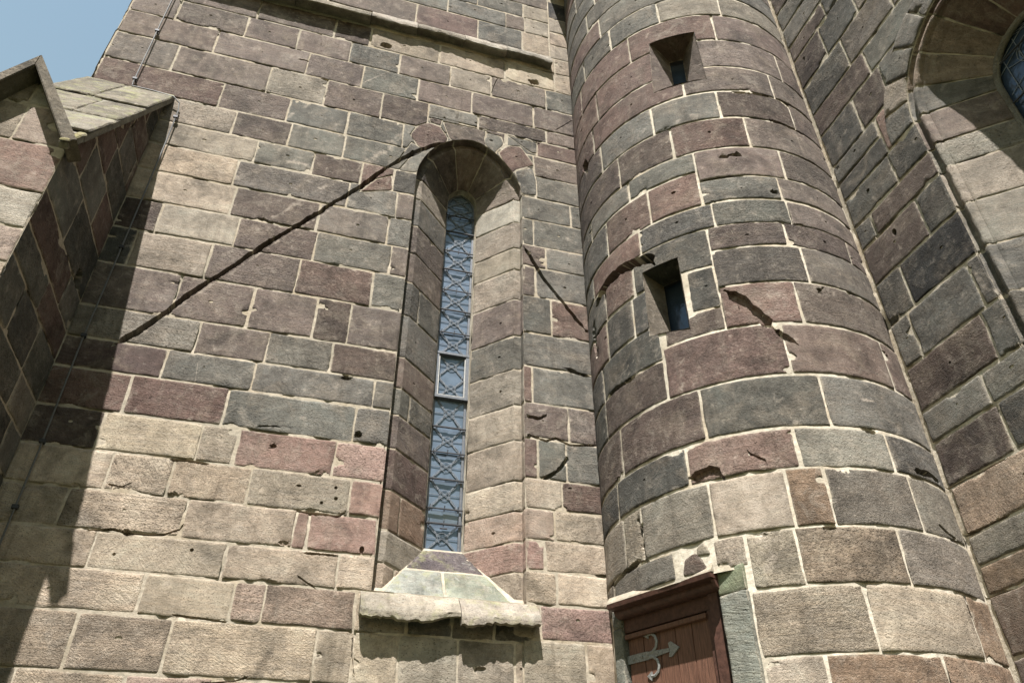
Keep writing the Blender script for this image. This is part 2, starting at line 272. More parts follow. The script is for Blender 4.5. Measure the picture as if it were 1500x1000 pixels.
def resample(poly, step, closed=True):
    out = []; n = len(poly)
    for i in range(n if closed else n - 1):
        a = np.asarray(poly[i], float); b = np.asarray(poly[(i + 1) % n], float); k = max(1, int(math.ceil(np.hypot(*(b - a)) / step)))
        for j in range(k): out.append(a + (b - a) * j / k)
    if not closed: out.append(np.asarray(poly[-1], float))
    return np.array(out)
def area(poly):
    p = np.asarray(poly); q = np.roll(p, -1, 0); return .5 * np.sum(p[:, 0] * q[:, 1] - q[:, 0] * p[:, 1])
def ccw(poly):
    p = [tuple(map(float, x)) for x in poly]; return p if area(p) > 0 else p[::-1]
def round_corners(poly, rnd, lo, hi):
    out = []; n = len(poly)
    for i in range(n):
        p = np.array(poly[i]); a = np.array(poly[i - 1]) - p; b = np.array(poly[(i + 1) % n]) - p
        la, lb = np.hypot(*a), np.hypot(*b)
        if la < 1e-6 or lb < 1e-6: continue
        cosv = (a @ b) / la / lb
        if cosv < -.9: out.append(tuple(p)); continue
        rr = min(rnd.uniform(lo, hi), la * .4, lb * .4); A = p + a / la * rr; B = p + b / lb * rr
        for t in (0, .33, .67, 1): out.append(tuple((1 - t) ** 2 * A + 2 * t * (1 - t) * p + t * t * B))
    return out
def inset(P, d):
    a = np.roll(P, 1, 0); b = np.roll(P, -1, 0); t = b - a; t /= np.maximum(np.hypot(t[:, 0], t[:, 1]), 1e-9)[:, None]
    nrm = np.stack([-t[:, 1], t[:, 0]], 1); return P + nrm * (d[:, None] if np.ndim(d) else d)
# ---------------------------------------------------------------- surfaces: (u, v, height) -> xyz
class Surf:
    def __init__(s, base, seed=0, grooves=(), dents=(), chalks=(), holes=(), lines=(), res=.045, groove_pts=True):
        s.base = base; s.seed = seed; s.holes = [ccw(h) for h in holes]; s.lines = lines; s.res = res
        s.grooves = []
        for gi, g in enumerate(grooves):
            G = resample(np.array(g[0]), .05, False); q3 = np.c_[G, np.full(len(G), gi * 5.5)]; G = G + np.stack([vn(q3, 14, 2), vn(q3, 14, 9)], 1) * (.16 * g[1]) + np.stack([vn(q3, 4, 2), vn(q3, 4, 9)], 1) * .006; s.grooves.append((G, g[1], g[2]))
        if 1:
            pass
        s.groove_src = grooves; s.dents = list(dents); s.chalks = [(np.array(c[0]), c[1], c[2]) for c in chalks]
    def xyz(s, U, V, H):
        e = 1e-3; P = s.base(U, V); du = s.base(U + e, V) - s.base(U - e, V); dv = s.base(U, V + e) - s.base(U, V - e)
        N = np.cross(du, dv); N /= np.maximum(np.linalg.norm(N, axis=1), 1e-12)[:, None]
        return P + N * np.asarray(H)[:, None]
    def carve(s, UV):
        h = np.zeros(len(UV)); p3 = np.c_[UV, np.full(len(UV), s.seed * 7.3)]
        if s.grooves: wob = vn(p3, 22) * .28 + vn(p3, 60, 5) * .2
        for gi, (g, w, dep) in enumerate(s.grooves):
            lo, hi = g.min(0) - w, g.max(0) + w
            m = ((UV > lo) & (UV < hi)).all(1)
            if not m.any(): continue
            d = segdist(UV[m], g, False); k = s.gmask(gi, g, w, UV[m]) if w >= .045 else np.clip((w * .5 * (1 + wob[m]) - d) / (min(w, .05) * .22), 0, 1)
            h[m] -= dep * k * (1 + .25 * wob[m])
        for (u, v, ru, rv, dep) in s.dents:
            near = (np.abs(UV[:, 0] - u) < ru * 1.6) & (np.abs(UV[:, 1] - v) < rv * 1.6)
            if not near.any(): continue
            d = np.sqrt(((UV[:, 0] - u) / ru) ** 2 + ((UV[:, 1] - v) / rv) ** 2) * (1 + (.28 if ru > .028 else .08) * vn(p3 + 9, 1.3 / max(ru, rv)) + (.16 if ru > .028 else .0) * vn(p3 + 4, 3.1 / max(ru, rv))); k = np.clip((1.0 - d) / .22, 0, 1); h -= dep * k * k * (3 - 2 * k)
        return h
    def gmask(s, gi, g, w, Q):
        G = resample(g, .020, False); t = np.gradient(G, axis=0); t /= np.hypot(t[:, 0], t[:, 1])[:, None] + 1e-9; n = np.stack([-t[:, 1], t[:, 0]], 1)
        p3 = np.c_[G, np.full(len(G), gi * 3.1)]; tap = np.clip(np.minimum(np.arange(len(G)), np.arange(len(G))[::-1]) / 4.0, .25, 1)
        w1 = 1 + .30 * vn(p3, 4) + .16 * vn(p3, 40, 3); w2 = 1 + .30 * vn(p3 + 17, 4) + .22 * vn(p3 + 17, 50, 3)
        L = np.concatenate([G + n * ((w * .5 - .0035) * tap * w1)[:, None], (G - n * ((w * .5 - .0035) * tap * w2)[:, None])[::-1]])
        return inside(Q, L).astype(float)
    def loops(s, lo, hi):
        out = []
        for gi, (g, w, dep) in enumerate(s.grooves):
            if w < .045 or (g.max(0) + w < lo).any() or (g.min(0) - w > hi).any(): continue
            G = resample(g, .020, False); t = np.gradient(G, axis=0); t /= np.hypot(t[:, 0], t[:, 1])[:, None] + 1e-9; n = np.stack([-t[:, 1], t[:, 0]], 1)
            p3 = np.c_[G, np.full(len(G), gi * 3.1)]; tap = np.clip(np.minimum(np.arange(len(G)), np.arange(len(G))[::-1]) / 4.0, .25, 1)
            w1 = 1 + .30 * vn(p3, 4) + .16 * vn(p3, 40, 3); w2 = 1 + .30 * vn(p3 + 17, 4) + .22 * vn(p3 + 17, 50, 3)
            for f in (w * .5, w * .5 - .008):
                a = G + n * (f * tap * w1)[:, None]; b = G - n * (f * tap * w2)[:, None]; L = np.concatenate([a, b[::-1]]); m = ((L > lo - .08) & (L < hi + .08)).all(1)
                for i in range(len(L)):
                    j = (i + 1) % len(L)
                    if m[i] and m[j]: out.append((tuple(L[i]), tuple(L[j])))
        return out
    def chalk(s, UV):
        c = np.zeros(len(UV)); p3 = np.c_[UV, np.full(len(UV), 3.3)]
        for g, w, a in s.chalks:
            d = segdist(UV, g, len(g) > 3 and False); c = np.maximum(c, a * np.clip((w * .5 * (1 + .5 * vn(p3, 9)) - d) / (w * .35) , 0, 1))
        return c
    def extra(s, poly):
        """points and constraint edges that features need inside this polygon"""
        pts = []; edges = []
        P = np.asarray(poly); lo, hi = P.min(0), P.max(0)
        for g, w, dep in s.grooves:
            if (g.max(0) + w < lo).any() or (g.min(0) - w > hi).any(): continue
            G = resample(g, max(.018, w * .5), False); t = np.gradient(G, axis=0); t /= np.hypot(t[:, 0], t[:, 1])[:, None] + 1e-9; n = np.stack([-t[:, 1], t[:, 0]], 1)
            if w < .045:
                for f in (-1.05, -.62, -.42, -.2, .2, .42, .62, 1.05): pts.append(G + n * w * .5 * f / .75)
            else:
                for f in (-.5, 0, .5): pts.append(G + n * w * .5 * f)
        for (u, v, ru, rv, dep) in s.dents:
            if u + ru < lo[0] or u - ru > hi[0] or v + rv < lo[1] or v - rv > hi[1]: continue
            for f, k in ((1.05, 14), (.82, 14), (.6, 10), (.25, 5)):
                a = np.arange(k) * 2 * math.pi / k; pts.append(np.stack([u + ru * f * np.cos(a), v + rv * f * np.sin(a)], 1))
        for g, w, a in s.chalks:
            if (g.max(0) + w < lo).any() or (g.min(0) - w > hi).any() : continue
            if w > .1: continue
            G = resample(g, max(.012, w * .4), False); t = np.gradient(G, axis=0); t /= np.hypot(t[:, 0], t[:, 1])[:, None] + 1e-9; n = np.stack([-t[:, 1], t[:, 0]], 1)
            for f in (-1.1, -.6, 0, .6, 1.1): pts.append(G + n * w * .5 * f)
        return (np.concatenate(pts) if pts else np.zeros((0, 2)))
class Acc:
    """collects stones and mortar of one mesh"""
    def __init__(s): s.V = []; s.F = []; s.M = []; s.A = {k: [] for k in ('Col', 'edge', 'rnd', 'tool', 'chalk', 'uv')}; s.n = 0
    def add(s, P, tris, mat, col, edge, rnd, tool, chalk, uv):
        n = len(P); s.V.append(P); s.F.append(np.asarray(tris, int) + s.n); s.M.append(np.full(len(tris), mat)); s.n += n
        f = lambda x: np.broadcast_to(np.asarray(x, float), (n,)).copy()
        s.A['Col'].append(np.broadcast_to(np.append(col, 1.0), (n, 4)).copy()); s.A['edge'].append(f(edge)); s.A['rnd'].append(f(rnd)); s.A['tool'].append(f(tool)); s.A['chalk'].append(f(chalk)); s.A['uv'].append(uv)
    def build(s, name, mats, parent=None, sharp=42):
        V = np.concatenate(s.V); F = np.concatenate(s.F); me = bpy.data.meshes.new(name)
        me.vertices.add(len(V)); me.vertices.foreach_set('co', V.astype(np.float32).ravel())
        me.loops.add(len(F) * 3); me.loops.foreach_set('vertex_index', F.ravel().astype(np.int32))
        me.polygons.add(len(F)); me.polygons.foreach_set('loop_start', np.arange(0, len(F) * 3, 3, dtype=np.int32))
        try: me.polygons.foreach_set('loop_total', np.full(len(F), 3, dtype=np.int32))
        except Exception: pass
        me.update(calc_edges=True)
        me.polygons.foreach_set('material_index', np.concatenate(s.M).astype(np.int32))
        me.polygons.foreach_set('use_smooth', np.ones(len(F), bool))
        a = me.attributes.new('Col', 'FLOAT_COLOR', 'POINT'); a.data.foreach_set('color', np.concatenate(s.A['Col']).astype(np.float32).ravel())
        for k in ('edge', 'rnd', 'tool', 'chalk'):
            a = me.attributes.new(k, 'FLOAT', 'POINT'); a.data.foreach_set('value', np.concatenate(s.A[k]).astype(np.float32))
        uv = np.concatenate(s.A['uv']); l = me.uv_layers.new(name='UVMap'); l.data.foreach_set('uv', uv[F.ravel()].astype(np.float32).ravel())
        for m in mats: me.materials.append(m)
        me.validate(); me.update(); me.set_sharp_from_angle(angle=math.radians(sharp))
        o = bpy.data.objects.new(name, me); COL.objects.link(o); o.parent = parent
        return o
def cdt(outline, surf, interior, cons=()):
    verts = [tuple(p) for p in outline]; n0 = len(verts); edges = []
    for loop in cons:
        k = len(verts); verts += [tuple(p) for p in loop]; m = len(loop); edges += [(k + i, k + (i + 1) % m) for i in range(m)]
    lo, hi = outline.min(0), outline.max(0)
    for h in surf.holes:
        H = np.array(h)
        if (H.max(0) < lo).any() or (H.min(0) > hi).any(): continue
        k = len(verts); verts += [tuple(p) for p in h]; m = len(h); edges += [(k + i, k + (i + 1) % m) for i in range(m)]
    for (a, b) in surf.lines:
        
        L = resample([a, b], .05, False); L = L[(L[:, 1] > lo[1] - .1) & (L[:, 1] < hi[1] + .1)]
        if len(L) < 2 or a[0] < lo[0] or a[0] > hi[0]: continue
        k = len(verts); verts += [tuple(p) for p in L]; edges += [(k + i, k + i + 1) for i in range(len(L) - 1)]
    for a, b in surf.loops(lo, hi): k = len(verts); verts += [a, b]; edges.append((k, k + 1))
    verts += [tuple(p) for p in interior]
    r = delaunay_2d_cdt([Vector(v) for v in verts], edges, [list(range(n0))], 1, 1e-6)
    UV = np.array([tuple(v) for v in r[0]], float); T = []
    for f in r[2]:
        for i in range(1, len(f) - 1): T.append((f[0], f[i], f[i + 1]))
    if not T: return UV, np.zeros((0, 3), int)
    T = np.array(T); cen = UV[T].mean(1); keep = inside(cen, [tuple(p) for p in outline])
    for h in surf.holes: keep &= ~inside(cen, h)
    T = T[keep]
    ar = (UV[T[:, 1], 0] - UV[T[:, 0], 0]) * (UV[T[:, 2], 1] - UV[T[:, 0], 1]) - (UV[T[:, 2], 0] - UV[T[:, 0], 0]) * (UV[T[:, 1], 1] - UV[T[:, 0], 1])
    T[ar < 0] = T[ar < 0][:, ::-1]; T = T[np.abs(ar) > 1e-12]
    return UV, T
STN = [0]
def stone(acc, surf, poly, code, rnd, jw=.009, depth=.0028, pit=0.0, rough=1.0, rc=(.012, .035), tool=None, mat=0, col=None, res=None):
    STN[0] += 1; res = res or surf.res
    poly = ccw(poly); P = resample(round_corners(poly, rnd, *rc), .03)
    if len(P) < 4: return
    p3 = np.c_[P, np.full(len(P), STN[0] * 1.7)]
    P = inset(P, np.maximum(.001, jw + .005 * rough * vn(p3, 7) + .003 * rough * vn(p3, 33)))
    R2 = inset(P, .006); R3 = inset(P, .02)
    lo, hi = P.min(0), P.max(0); gx = np.arange(lo[0], hi[0], res); gy = np.arange(lo[1], hi[1], res)
    G = np.stack(np.meshgrid(gx, gy), -1).reshape(-1, 2)
    rs = np.random.RandomState(STN[0]); G = G + rs.uniform(-.3, .3, G.shape) * res
    if len(G): G = G[inside(G, R3)]
    if len(G): G = G[segdist(G, R3) > res * .3]
    nd = 0
    if rnd.random() < pit:
        c = P.mean(0) + np.array([rnd.uniform(-.05, .05), rnd.uniform(-.02, .05)]); rr = rnd.uniform(.008, .017); surf.dents.append((c[0], c[1], rr * rnd.uniform(.9, 1.5), rr * rnd.uniform(.7, 1.0), rnd.uniform(.02, .035))); nd = 1
        if len(G): G = G[np.hypot(*(G - c).T) > rr * 1.3]
    chips = []
    if jw > .004:
        for _ in range(rnd.choice((0, 0, 1, 1, 2))):
            q = P[rnd.randrange(len(P))]; cr = rnd.uniform(.014, .05) * min(1.3, rough); chips.append((q, cr * rnd.uniform(1, 2.2), cr * rnd.uniform(.5, 1), rnd.uniform(.007, .02)))
    X = surf.extra(P); cx = [np.stack([q[0] + ru * f * np.cos(np.arange(12) * .5236 + f), q[1] + rv * f * np.sin(np.arange(12) * .5236 + f)], 1) for q, ru, rv, _ in chips for f in (.3, .6, .8, .95, 1.1, 1.3)]
    if cx: X = np.concatenate([X] + cx)
    if len(X): X = X[inside(X, P)]
    I = np.concatenate([R2[inside(R2, P)], R3[inside(R3, P)], G, X])
    UV, T = cdt(P, surf, I)
    if not len(T): return
    d = segdist(UV, P); k = np.clip(d / .008, 0, 1); q3 = np.c_[UV, np.full(len(UV), STN[0] * .77)]
    base = depth * (.55 + .9 * rnd.random()); tu, tv = rnd.uniform(-.004, .004), rnd.uniform(-.005, .005); c = P.mean(0); ext = np.maximum(hi - lo, .1)
    h = -.0045 * (1 - k) + k * (base + (UV[:, 0] - c[0]) / ext[0] * tu + (UV[:, 1] - c[1]) / ext[1] * tv) + k * rough * (.0028 * vn(q3, 5) + .0018 * vn(q3, 18, 3))
    for q, ru, rv, dp in chips:
        dq = np.sqrt(((UV[:, 0] - q[0]) / ru) ** 2 + ((UV[:, 1] - q[1]) / rv) ** 2) * (1 + .35 * vn(q3, 30) + .2 * vn(q3, 70)); h -= dp * np.clip((1 - dq) / .25, 0, 1) * (1 + .3 * vn(q3, 45))
    h += surf.carve(UV); cc = col if col is not None else code_col(code, rnd)
    tl = tool if tool is not None else (rnd.uniform(.5, 1.0) if 't' in code or 'o' in code else rnd.uniform(.05, .6))
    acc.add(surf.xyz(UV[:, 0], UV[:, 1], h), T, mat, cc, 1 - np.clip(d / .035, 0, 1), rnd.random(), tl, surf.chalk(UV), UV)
def sheet(acc, surf, poly, h=-.0040, res=.055, mat=1):
    P = resample(ccw(poly), res); lo, hi = P.min(0), P.max(0)
    G = np.stack(np.meshgrid(np.arange(lo[0], hi[0], res), np.arange(lo[1], hi[1], res)), -1).reshape(-1, 2)
    G = G + np.random.RandomState(3).uniform(-.2, .2, G.shape) * res; G = G[inside(G, P)]
    X = surf.extra(P)
    if len(X): X = X[inside(X, P)]
    UV, T = cdt(P, surf, np.concatenate([G, X]))
    q_ = np.c_[UV, UV[:, 0]]; hh = h + surf.carve(UV) + .0015 * vn(q_, 6) - (.018 * np.clip((vn(q_, 5.5, 2) + .3 * vn(q_, 19) - .42) / .12, 0, 1) if mat else 0)
    acc.add(surf.xyz(UV[:, 0], UV[:, 1], hh), T, mat, (.5, .45, .36), 0, .5, 0, surf.chalk(UV) * .5, UV)
def courses(acc, surf, data, rnd, pit=.3, **kw):
    for z0, z1, xs, cs in data:
        for i, c in enumerate(cs):
            a, b = xs[i], xs[i + 1]; j = .006
            poly = [(a + rnd.uniform(-j, j), z0 + rnd.uniform(-j, j)), (b + rnd.uniform(-j, j), z0 + rnd.uniform(-j, j)), (b + rnd.uniform(-j, j), z1 + rnd.uniform(-j, j)), (a + rnd.uniform(-j, j), z1 + rnd.uniform(-j, j))]
            stone(acc, surf, poly, c, rnd, pit=pit(z0) if callable(pit) else pit, **kw)
# ---------------------------------------------------------------- materials
def new_mat(name):
    m = bpy.data.materials.new(name); m.use_nodes = True; nt = m.node_tree
    return m, nt, nt.nodes["Principled BSDF"]
class NG:
    def __init__(s, nt): s.nt = nt
    def n(s, t, **kw):
        x = s.nt.nodes.new(t)
        for k, v in kw.items(): setattr(x, k, v)
        return x
    def l(s, a, b): s.nt.links.new(a, b)
    def math(s, op, a, b=None, clamp=False):
        x = s.n('ShaderNodeMath', operation=op, use_clamp=clamp)
        for i, v in enumerate((a, b)):
            if v is None: continue
            if isinstance(v, (int, float)): x.inputs[i].default_value = v
            else: s.l(v, x.inputs[i])
        return x.outputs[0]
    def noise(s, vec, scale, detail=5, rough=.55, dist=0):
        x = s.n('ShaderNodeTexNoise'); x.inputs['Scale'].default_value = scale; x.inputs['Detail'].default_value = detail; x.inputs['Roughness'].default_value = rough; x.inputs['Distortion'].default_value = dist
        s.l(vec, x.inputs['Vector']); return x.outputs[0]
    def mapv(s, vec, scale=(1, 1, 1), rot=(0, 0, 0), loc=(0, 0, 0)):
        x = s.n('ShaderNodeMapping'); x.inputs['Scale'].default_value = scale; x.inputs['Rotation'].default_value = rot; x.inputs['Location'].default_value = loc; s.l(vec, x.inputs['Vector']); return x.outputs[0]
    def ramp(s, v, lo, hi, a=0.0, b=1.0):
        x = s.n('ShaderNodeMapRange'); x.clamp = True; s.l(v, x.inputs[0])
        for i, k in enumerate((lo, hi, a, b)): x.inputs[i + 1].default_value = k
        return x.outputs[0]
    def mix(s, f, a, b, mode='MIX'):
        x = s.n('ShaderNodeMix', data_type='RGBA', blend_type=mode)
        for i, v in ((0, f), (6, a), (7, b)):
            if isinstance(v, (int, float)): x.inputs[i].default_value = v
            elif isinstance(v, tuple): x.inputs[i].default_value = (*v, 1)
            else: s.l(v, x.inputs[i])
        return x.outputs[2]
def stone_mat(name, coarse=1.0, bump=1.0, lichen=0.0):
    m, nt, bs = new_mat(name); g = NG(nt)
    uv = g.n('ShaderNodeUVMap', uv_map='UVMap').outputs[0]; at = lambda k: g.n('ShaderNodeAttribute', attribute_name=k)
    rnd = at('rnd').outputs['Fac']; tool = at('tool').outputs['Fac']; edge = at('edge').outputs['Fac']; chalk = at('chalk').outputs['Fac']; colr = at('Col').outputs['Color']
    sp = g.n('ShaderNodeSeparateXYZ'); g.l(uv, sp.inputs[0]); cb = g.n('ShaderNodeCombineXYZ'); g.l(sp.outputs[0], cb.inputs[0]); g.l(sp.outputs[1], cb.inputs[1]); g.l(g.math('MULTIPLY', rnd, 23.7), cb.inputs[2]); v0 = cb.outputs[0]; rnd2 = g.math('FRACT', g.math('MULTIPLY', rnd, 7.77)); rnd3 = g.math('FRACT', g.math('MULTIPLY', rnd, 31.3)); sc_ = g.n('ShaderNodeVectorMath', operation='SCALE'); g.l(v0, sc_.inputs[0]); g.l(g.ramp(rnd3, 0, 1, .65, 1.45), sc_.inputs['Scale']); v = sc_.outputs[0]
    n1 = g.noise(v, 2.6, 5, .6, .6); n2 = g.noise(v, 11, 7, .62, .3); n3 = g.noise(v, 75, 5, .6); n4 = g.noise(v, 30, 6, .7)
    bed = g.noise(g.mapv(v, (3.0, 55, 1)), 1.0, 6, .6, .35)
    rot = g.n('ShaderNodeVectorRotate', rotation_type='Z_AXIS'); g.l(v, rot.inputs[0]); g.l(g.math('MULTIPLY_ADD', rnd, 1.3) if 0 else g.math('ADD', g.math('MULTIPLY', rnd, 1.5), .2), rot.inputs['Angle'])
    ch = g.noise(g.mapv(rot.outputs[0], (9, 85, 1)), 1.0, 4, .55, .4)
    vo = g.n('ShaderNodeTexVoronoi', feature='F1'); vo.inputs['Scale'].default_value = 42; g.l(g.mapv(v, (1, 1.5, 1)), vo.inputs['Vector'])
    pit = g.ramp(g.math('ADD', vo.outputs[0], g.math('MULTIPLY', n2, .9)), .46, .59, 1, 0)
    crack = g.ramp(g.noise(g.mapv(v, (3.0, 26, 1)), 1.0, 6, .65, 1.2), .33, .29)
    n5 = g.noise(v, 5.5, 8, .7, 1.0)
    vs_ = g.n('ShaderNodeTexVoronoi', feature='F1'); vs_.inputs['Scale'].default_value = 75; g.l(g.mapv(v, (.8, 1.6, 1), (0, 0, .5)), vs_.inputs['Vector'])
    speck = g.math('MULTIPLY', g.ramp(vs_.outputs[0], .16, .26, 1, 0), g.ramp(n2, .38, .52))
    # colour
    big = g.noise(uv, 1.1, 6, .62, .5); big2 = g.noise(g.mapv(uv, (1, 1, 1), (0, 0, 0), (7, 3, 0)), 3.4, 6, .65, .8); strk = g.noise(g.mapv(uv, (9, .8, 1)), 1.0, 5, .6, .3)
    c = g.mix(1.0, colr, g.ramp(n1, .28, .72, .48, 1.60), 'MULTIPLY')
    c = g.mix(g.math('MULTIPLY', g.ramp(big2, .50, .72), .42), c, (.205, .168, .130))
    c = g.mix(g.math('MULTIPLY', g.ramp(big, .48, .64), .50), c, g.mix(.55, c, (.060, .057, .050)))
    c = g.mix(g.math('MULTIPLY', g.ramp(strk, .55, .72), .22), c, (.22, .19, .155))
    c = g.mix(g.math('MULTIPLY', g.ramp(g.noise(g.mapv(uv, (11, .55, 1), (0, 0, 0), (3, 8, 0)), 1.0, 6, .65, .3), .55, .70), .45), c, g.mix(1.0, c, (.50, .48, .46), 'MULTIPLY'))
    c = g.mix(1.0, c, g.ramp(n2, .3, .7, .78, 1.22), 'MULTIPLY')
    c = g.mix(g.math('MULTIPLY', g.ramp(bed, .42, .72), .35), c, g.mix(1.0, c, (1.35, 1.22, 1.10), 'MULTIPLY'))
    c = g.mix(g.math('MULTIPLY', g.ramp(n1, .52, .66), .55), c, g.mix(1.0, c, (.66, .72, .74), 'MULTIPLY'))
    c = g.mix(g.math('MULTIPLY', g.ramp(n5, .53, .64), g.ramp(rnd2, 0, 1, .2, .8)), c, g.mix(.5, c, (.26, .225, .185)))
    c = g.mix(g.math('MULTIPLY', speck, .8), c, g.mix(1.0, c, (.22, .20, .19), 'MULTIPLY'))
    c = g.mix(1.0, c, g.ramp(n3, .3, .7, .88, 1.12), 'MULTIPLY')
    c = g.mix(g.math('MULTIPLY', crack, .6), c, g.mix(1.0, c, (.3, .28, .27), 'MULTIPLY'))
    c = g.mix(g.math('MULTIPLY', g.ramp(n4, .60, .72), .55), c, g.mix(1.0, c, (.42, .42, .43), 'MULTIPLY'))
    c = g.mix(g.math('MULTIPLY', g.ramp(n4, .40, .26), .30), c, (.34, .305, .255))
    c = g.mix(g.math('MULTIPLY', pit, .72), c, g.mix(1.0, c, (.30, .28, .27), 'MULTIPLY'))
    c = g.mix(g.ramp(g.math('ADD', edge, g.math('MULTIPLY', g.math('SUBTRACT', n2, .5), 2.2)), .75, 1.40, 0, .80), c, (.31, .27, .21))
    c = g.mix(g.ramp(g.math('ADD', chalk, g.math('MULTIPLY', g.math('SUBTRACT', n2, .5), 3.6)), .35, 1.1, 0, .62), c, (.33, .28, .23))
    if lichen:
        c = g.mix(g.math('MULTIPLY', g.ramp(g.noise(v, 6, 6, .7), .50, .66), lichen), c, (.215, .215, .10))
        c = g.mix(g.math('MULTIPLY', g.ramp(g.noise(v, 9, 6, .7, 1), .60, .70), lichen * .8), c, (.34, .34, .31))
    g.l(c, bs.inputs['Base Color']); bs.inputs['Roughness'].default_value = .93
    bs.inputs['Specular IOR Level'].default_value = .18
    # relief
    n6 = g.noise(v, 150, 3, .6)
    grit = g.ramp(rnd2, 0, 1, .15, .75)
    hgt = g.math('MULTIPLY', g.math('ADD', g.math('MULTIPLY', n3, 1.5 * coarse), g.math('MULTIPLY', n6, .9)), grit)
    hgt = g.math('ADD', hgt, g.math('MULTIPLY', g.ramp(n4, .50, .60), .35 * coarse)); hgt = g.math('ADD', hgt, g.math('MULTIPLY', g.ramp(n5, .52, .56), .30))
    hgt = g.math('ADD', hgt, g.math('MULTIPLY', g.math('MULTIPLY', bed, g.ramp(rnd2, 0, 1, .1, 1.4)), .8)); hgt = g.math('ADD', hgt, g.math('MULTIPLY', g.math('MULTIPLY', g.math('MULTIPLY', ch, g.ramp(n1, .35, .6, .1, 1.0)), tool), 1.5))
    hgt = g.math('SUBTRACT', hgt, g.math('MULTIPLY', pit, 2.2 * coarse)); hgt = g.math('SUBTRACT', hgt, g.math('MULTIPLY', crack, 1.6)); hgt = g.math('SUBTRACT', hgt, g.math('MULTIPLY', speck, 1.8))
    b = g.n('ShaderNodeBump'); b.inputs['Strength'].default_value = 1.0; b.inputs['Distance'].default_value = .011 * bump; g.l(g.ramp(g.math('FRACT', g.math('MULTIPLY', rnd, 17.1)), 0, 1, .35, 1.0), b.inputs['Strength']); g.l(hgt, b.inputs['Height']); g.l(b.outputs[0], bs.inputs['Normal'])
    return m
def mortar_mat(name='lime_mortar', c1=(.35, .303, .238), c2=(.29, .238, .172)):
    m, nt, bs = new_mat(name); g = NG(nt); uv = g.n('ShaderNodeUVMap', uv_map='UVMap').outputs[0]
    n1 = g.noise(uv, 3, 5, .6); n2 = g.noise(uv, 25, 6, .65); n3 = g.noise(uv, 110, 4, .6)
    c = g.mix(g.ramp(n1, .45, .65), c1, c2); c = g.mix(1.0, c, g.ramp(n2, .3, .7, .66, 1.18), 'MULTIPLY'); c = g.mix(g.math('MULTIPLY', g.ramp(g.noise(uv, 1.3, 6, .65, .5), .48, .68), .65), c, (.22, .20, .16))
    g.l(c, bs.inputs['Base Color']); bs.inputs['Roughness'].default_value = .95; bs.inputs['Specular IOR Level'].default_value = .1
    b = g.n('ShaderNodeBump'); b.inputs['Distance'].default_value = .006; g.l(g.math('ADD', n2, g.math('MULTIPLY', n3, .4)), b.inputs['Height']); g.l(b.outputs[0], bs.inputs['Normal'])
    return m
def plain_mat(name, col, rough=.7, metal=0.0, nscale=30, amt=.25, bump=.002, stretch=(1, 1, 1), spec=.3):
    m, nt, bs = new_mat(name); g = NG(nt); tc = g.n('ShaderNodeTexCoord').outputs['Object']; v = g.mapv(tc, stretch)
    n = g.noise(v, nscale, 6, .6, .2); g.l(g.mix(1.0, col, g.ramp(n, .3, .7, 1 - amt, 1 + amt), 'MULTIPLY'), bs.inputs['Base Color'])
    bs.inputs['Roughness'].default_value = rough; bs.inputs['Metallic'].default_value = metal; bs.inputs['Specular IOR Level'].default_value = spec
    b = g.n('ShaderNodeBump'); b.inputs['Distance'].default_value = bump; g.l(n, b.inputs['Height']); g.l(b.outputs[0], bs.inputs['Normal'])
    return m
M_ST = stone_mat('sandstone'); M_SR = stone_mat('sandstone_coarse', 1.5, 1.25); M_SL = stone_mat('sandstone_lichen', 1.0, .9, .55); M_MO = mortar_mat(); M_MB = mortar_mat('lime_mortar_pale', (.50, .445, .36), (.40, .335, .25))
M_LEAD = plain_mat('lead_came', (.165, .18, .20), .5, .1, 60, .3)
M_IRON = plain_mat('painted_iron', (.035, .035, .038), .6, .2, 60, .3)
M_FRAME = plain_mat('grey_metal_frame', (.10, .105, .115), .5, .3, 40, .2)
M_WHITE = plain_mat('pale_putty', (.33, .32, .30), .7, 0, 40, .2)
M_ZINC = plain_mat('galvanised_strap', (.22, .22, .21), .55, .45, 70, .35)
M_WOOD = plain_mat('brown_painted_oak', (.105, .052, .034), .55, 0, 9, .45, .003, (14, 14, 1.0))
M_WOODD = plain_mat('dark_brown_wood', (.060, .029, .021), .5, 0, 9, .4, .003, (3, 3, 3))
M_ROD = plain_mat('weathered_rod', (.11, .108, .105), .6, .3, 60, .2)
def glass_mat(name, col, rough=.12, metal=.25):
    m, nt, bs = new_mat(name); g = NG(nt); tc = g.n('ShaderNodeTexCoord').outputs['Object']; n = g.noise(g.mapv(tc, (1, 1, 1)), 7, 4, .6)
    g.l(g.mix(1.0, col, g.ramp(n, .3, .7, .8, 1.2), 'MULTIPLY'), bs.inputs['Base Color']); bs.inputs['Roughness'].default_value = rough; bs.inputs['Metallic'].default_value = metal
    b = g.n('ShaderNodeBump'); b.inputs['Distance'].default_value = .004; g.l(g.noise(tc, 14, 3, .5), b.inputs['Height']); g.l(b.outputs[0], bs.inputs['Normal'])
    return m
M_GLASS = glass_mat('leaded_glass', (.10, .128, .165), .2, .25); M_DARKGLASS = glass_mat('dark_glass', (.045, .065, .10), .12, .35)
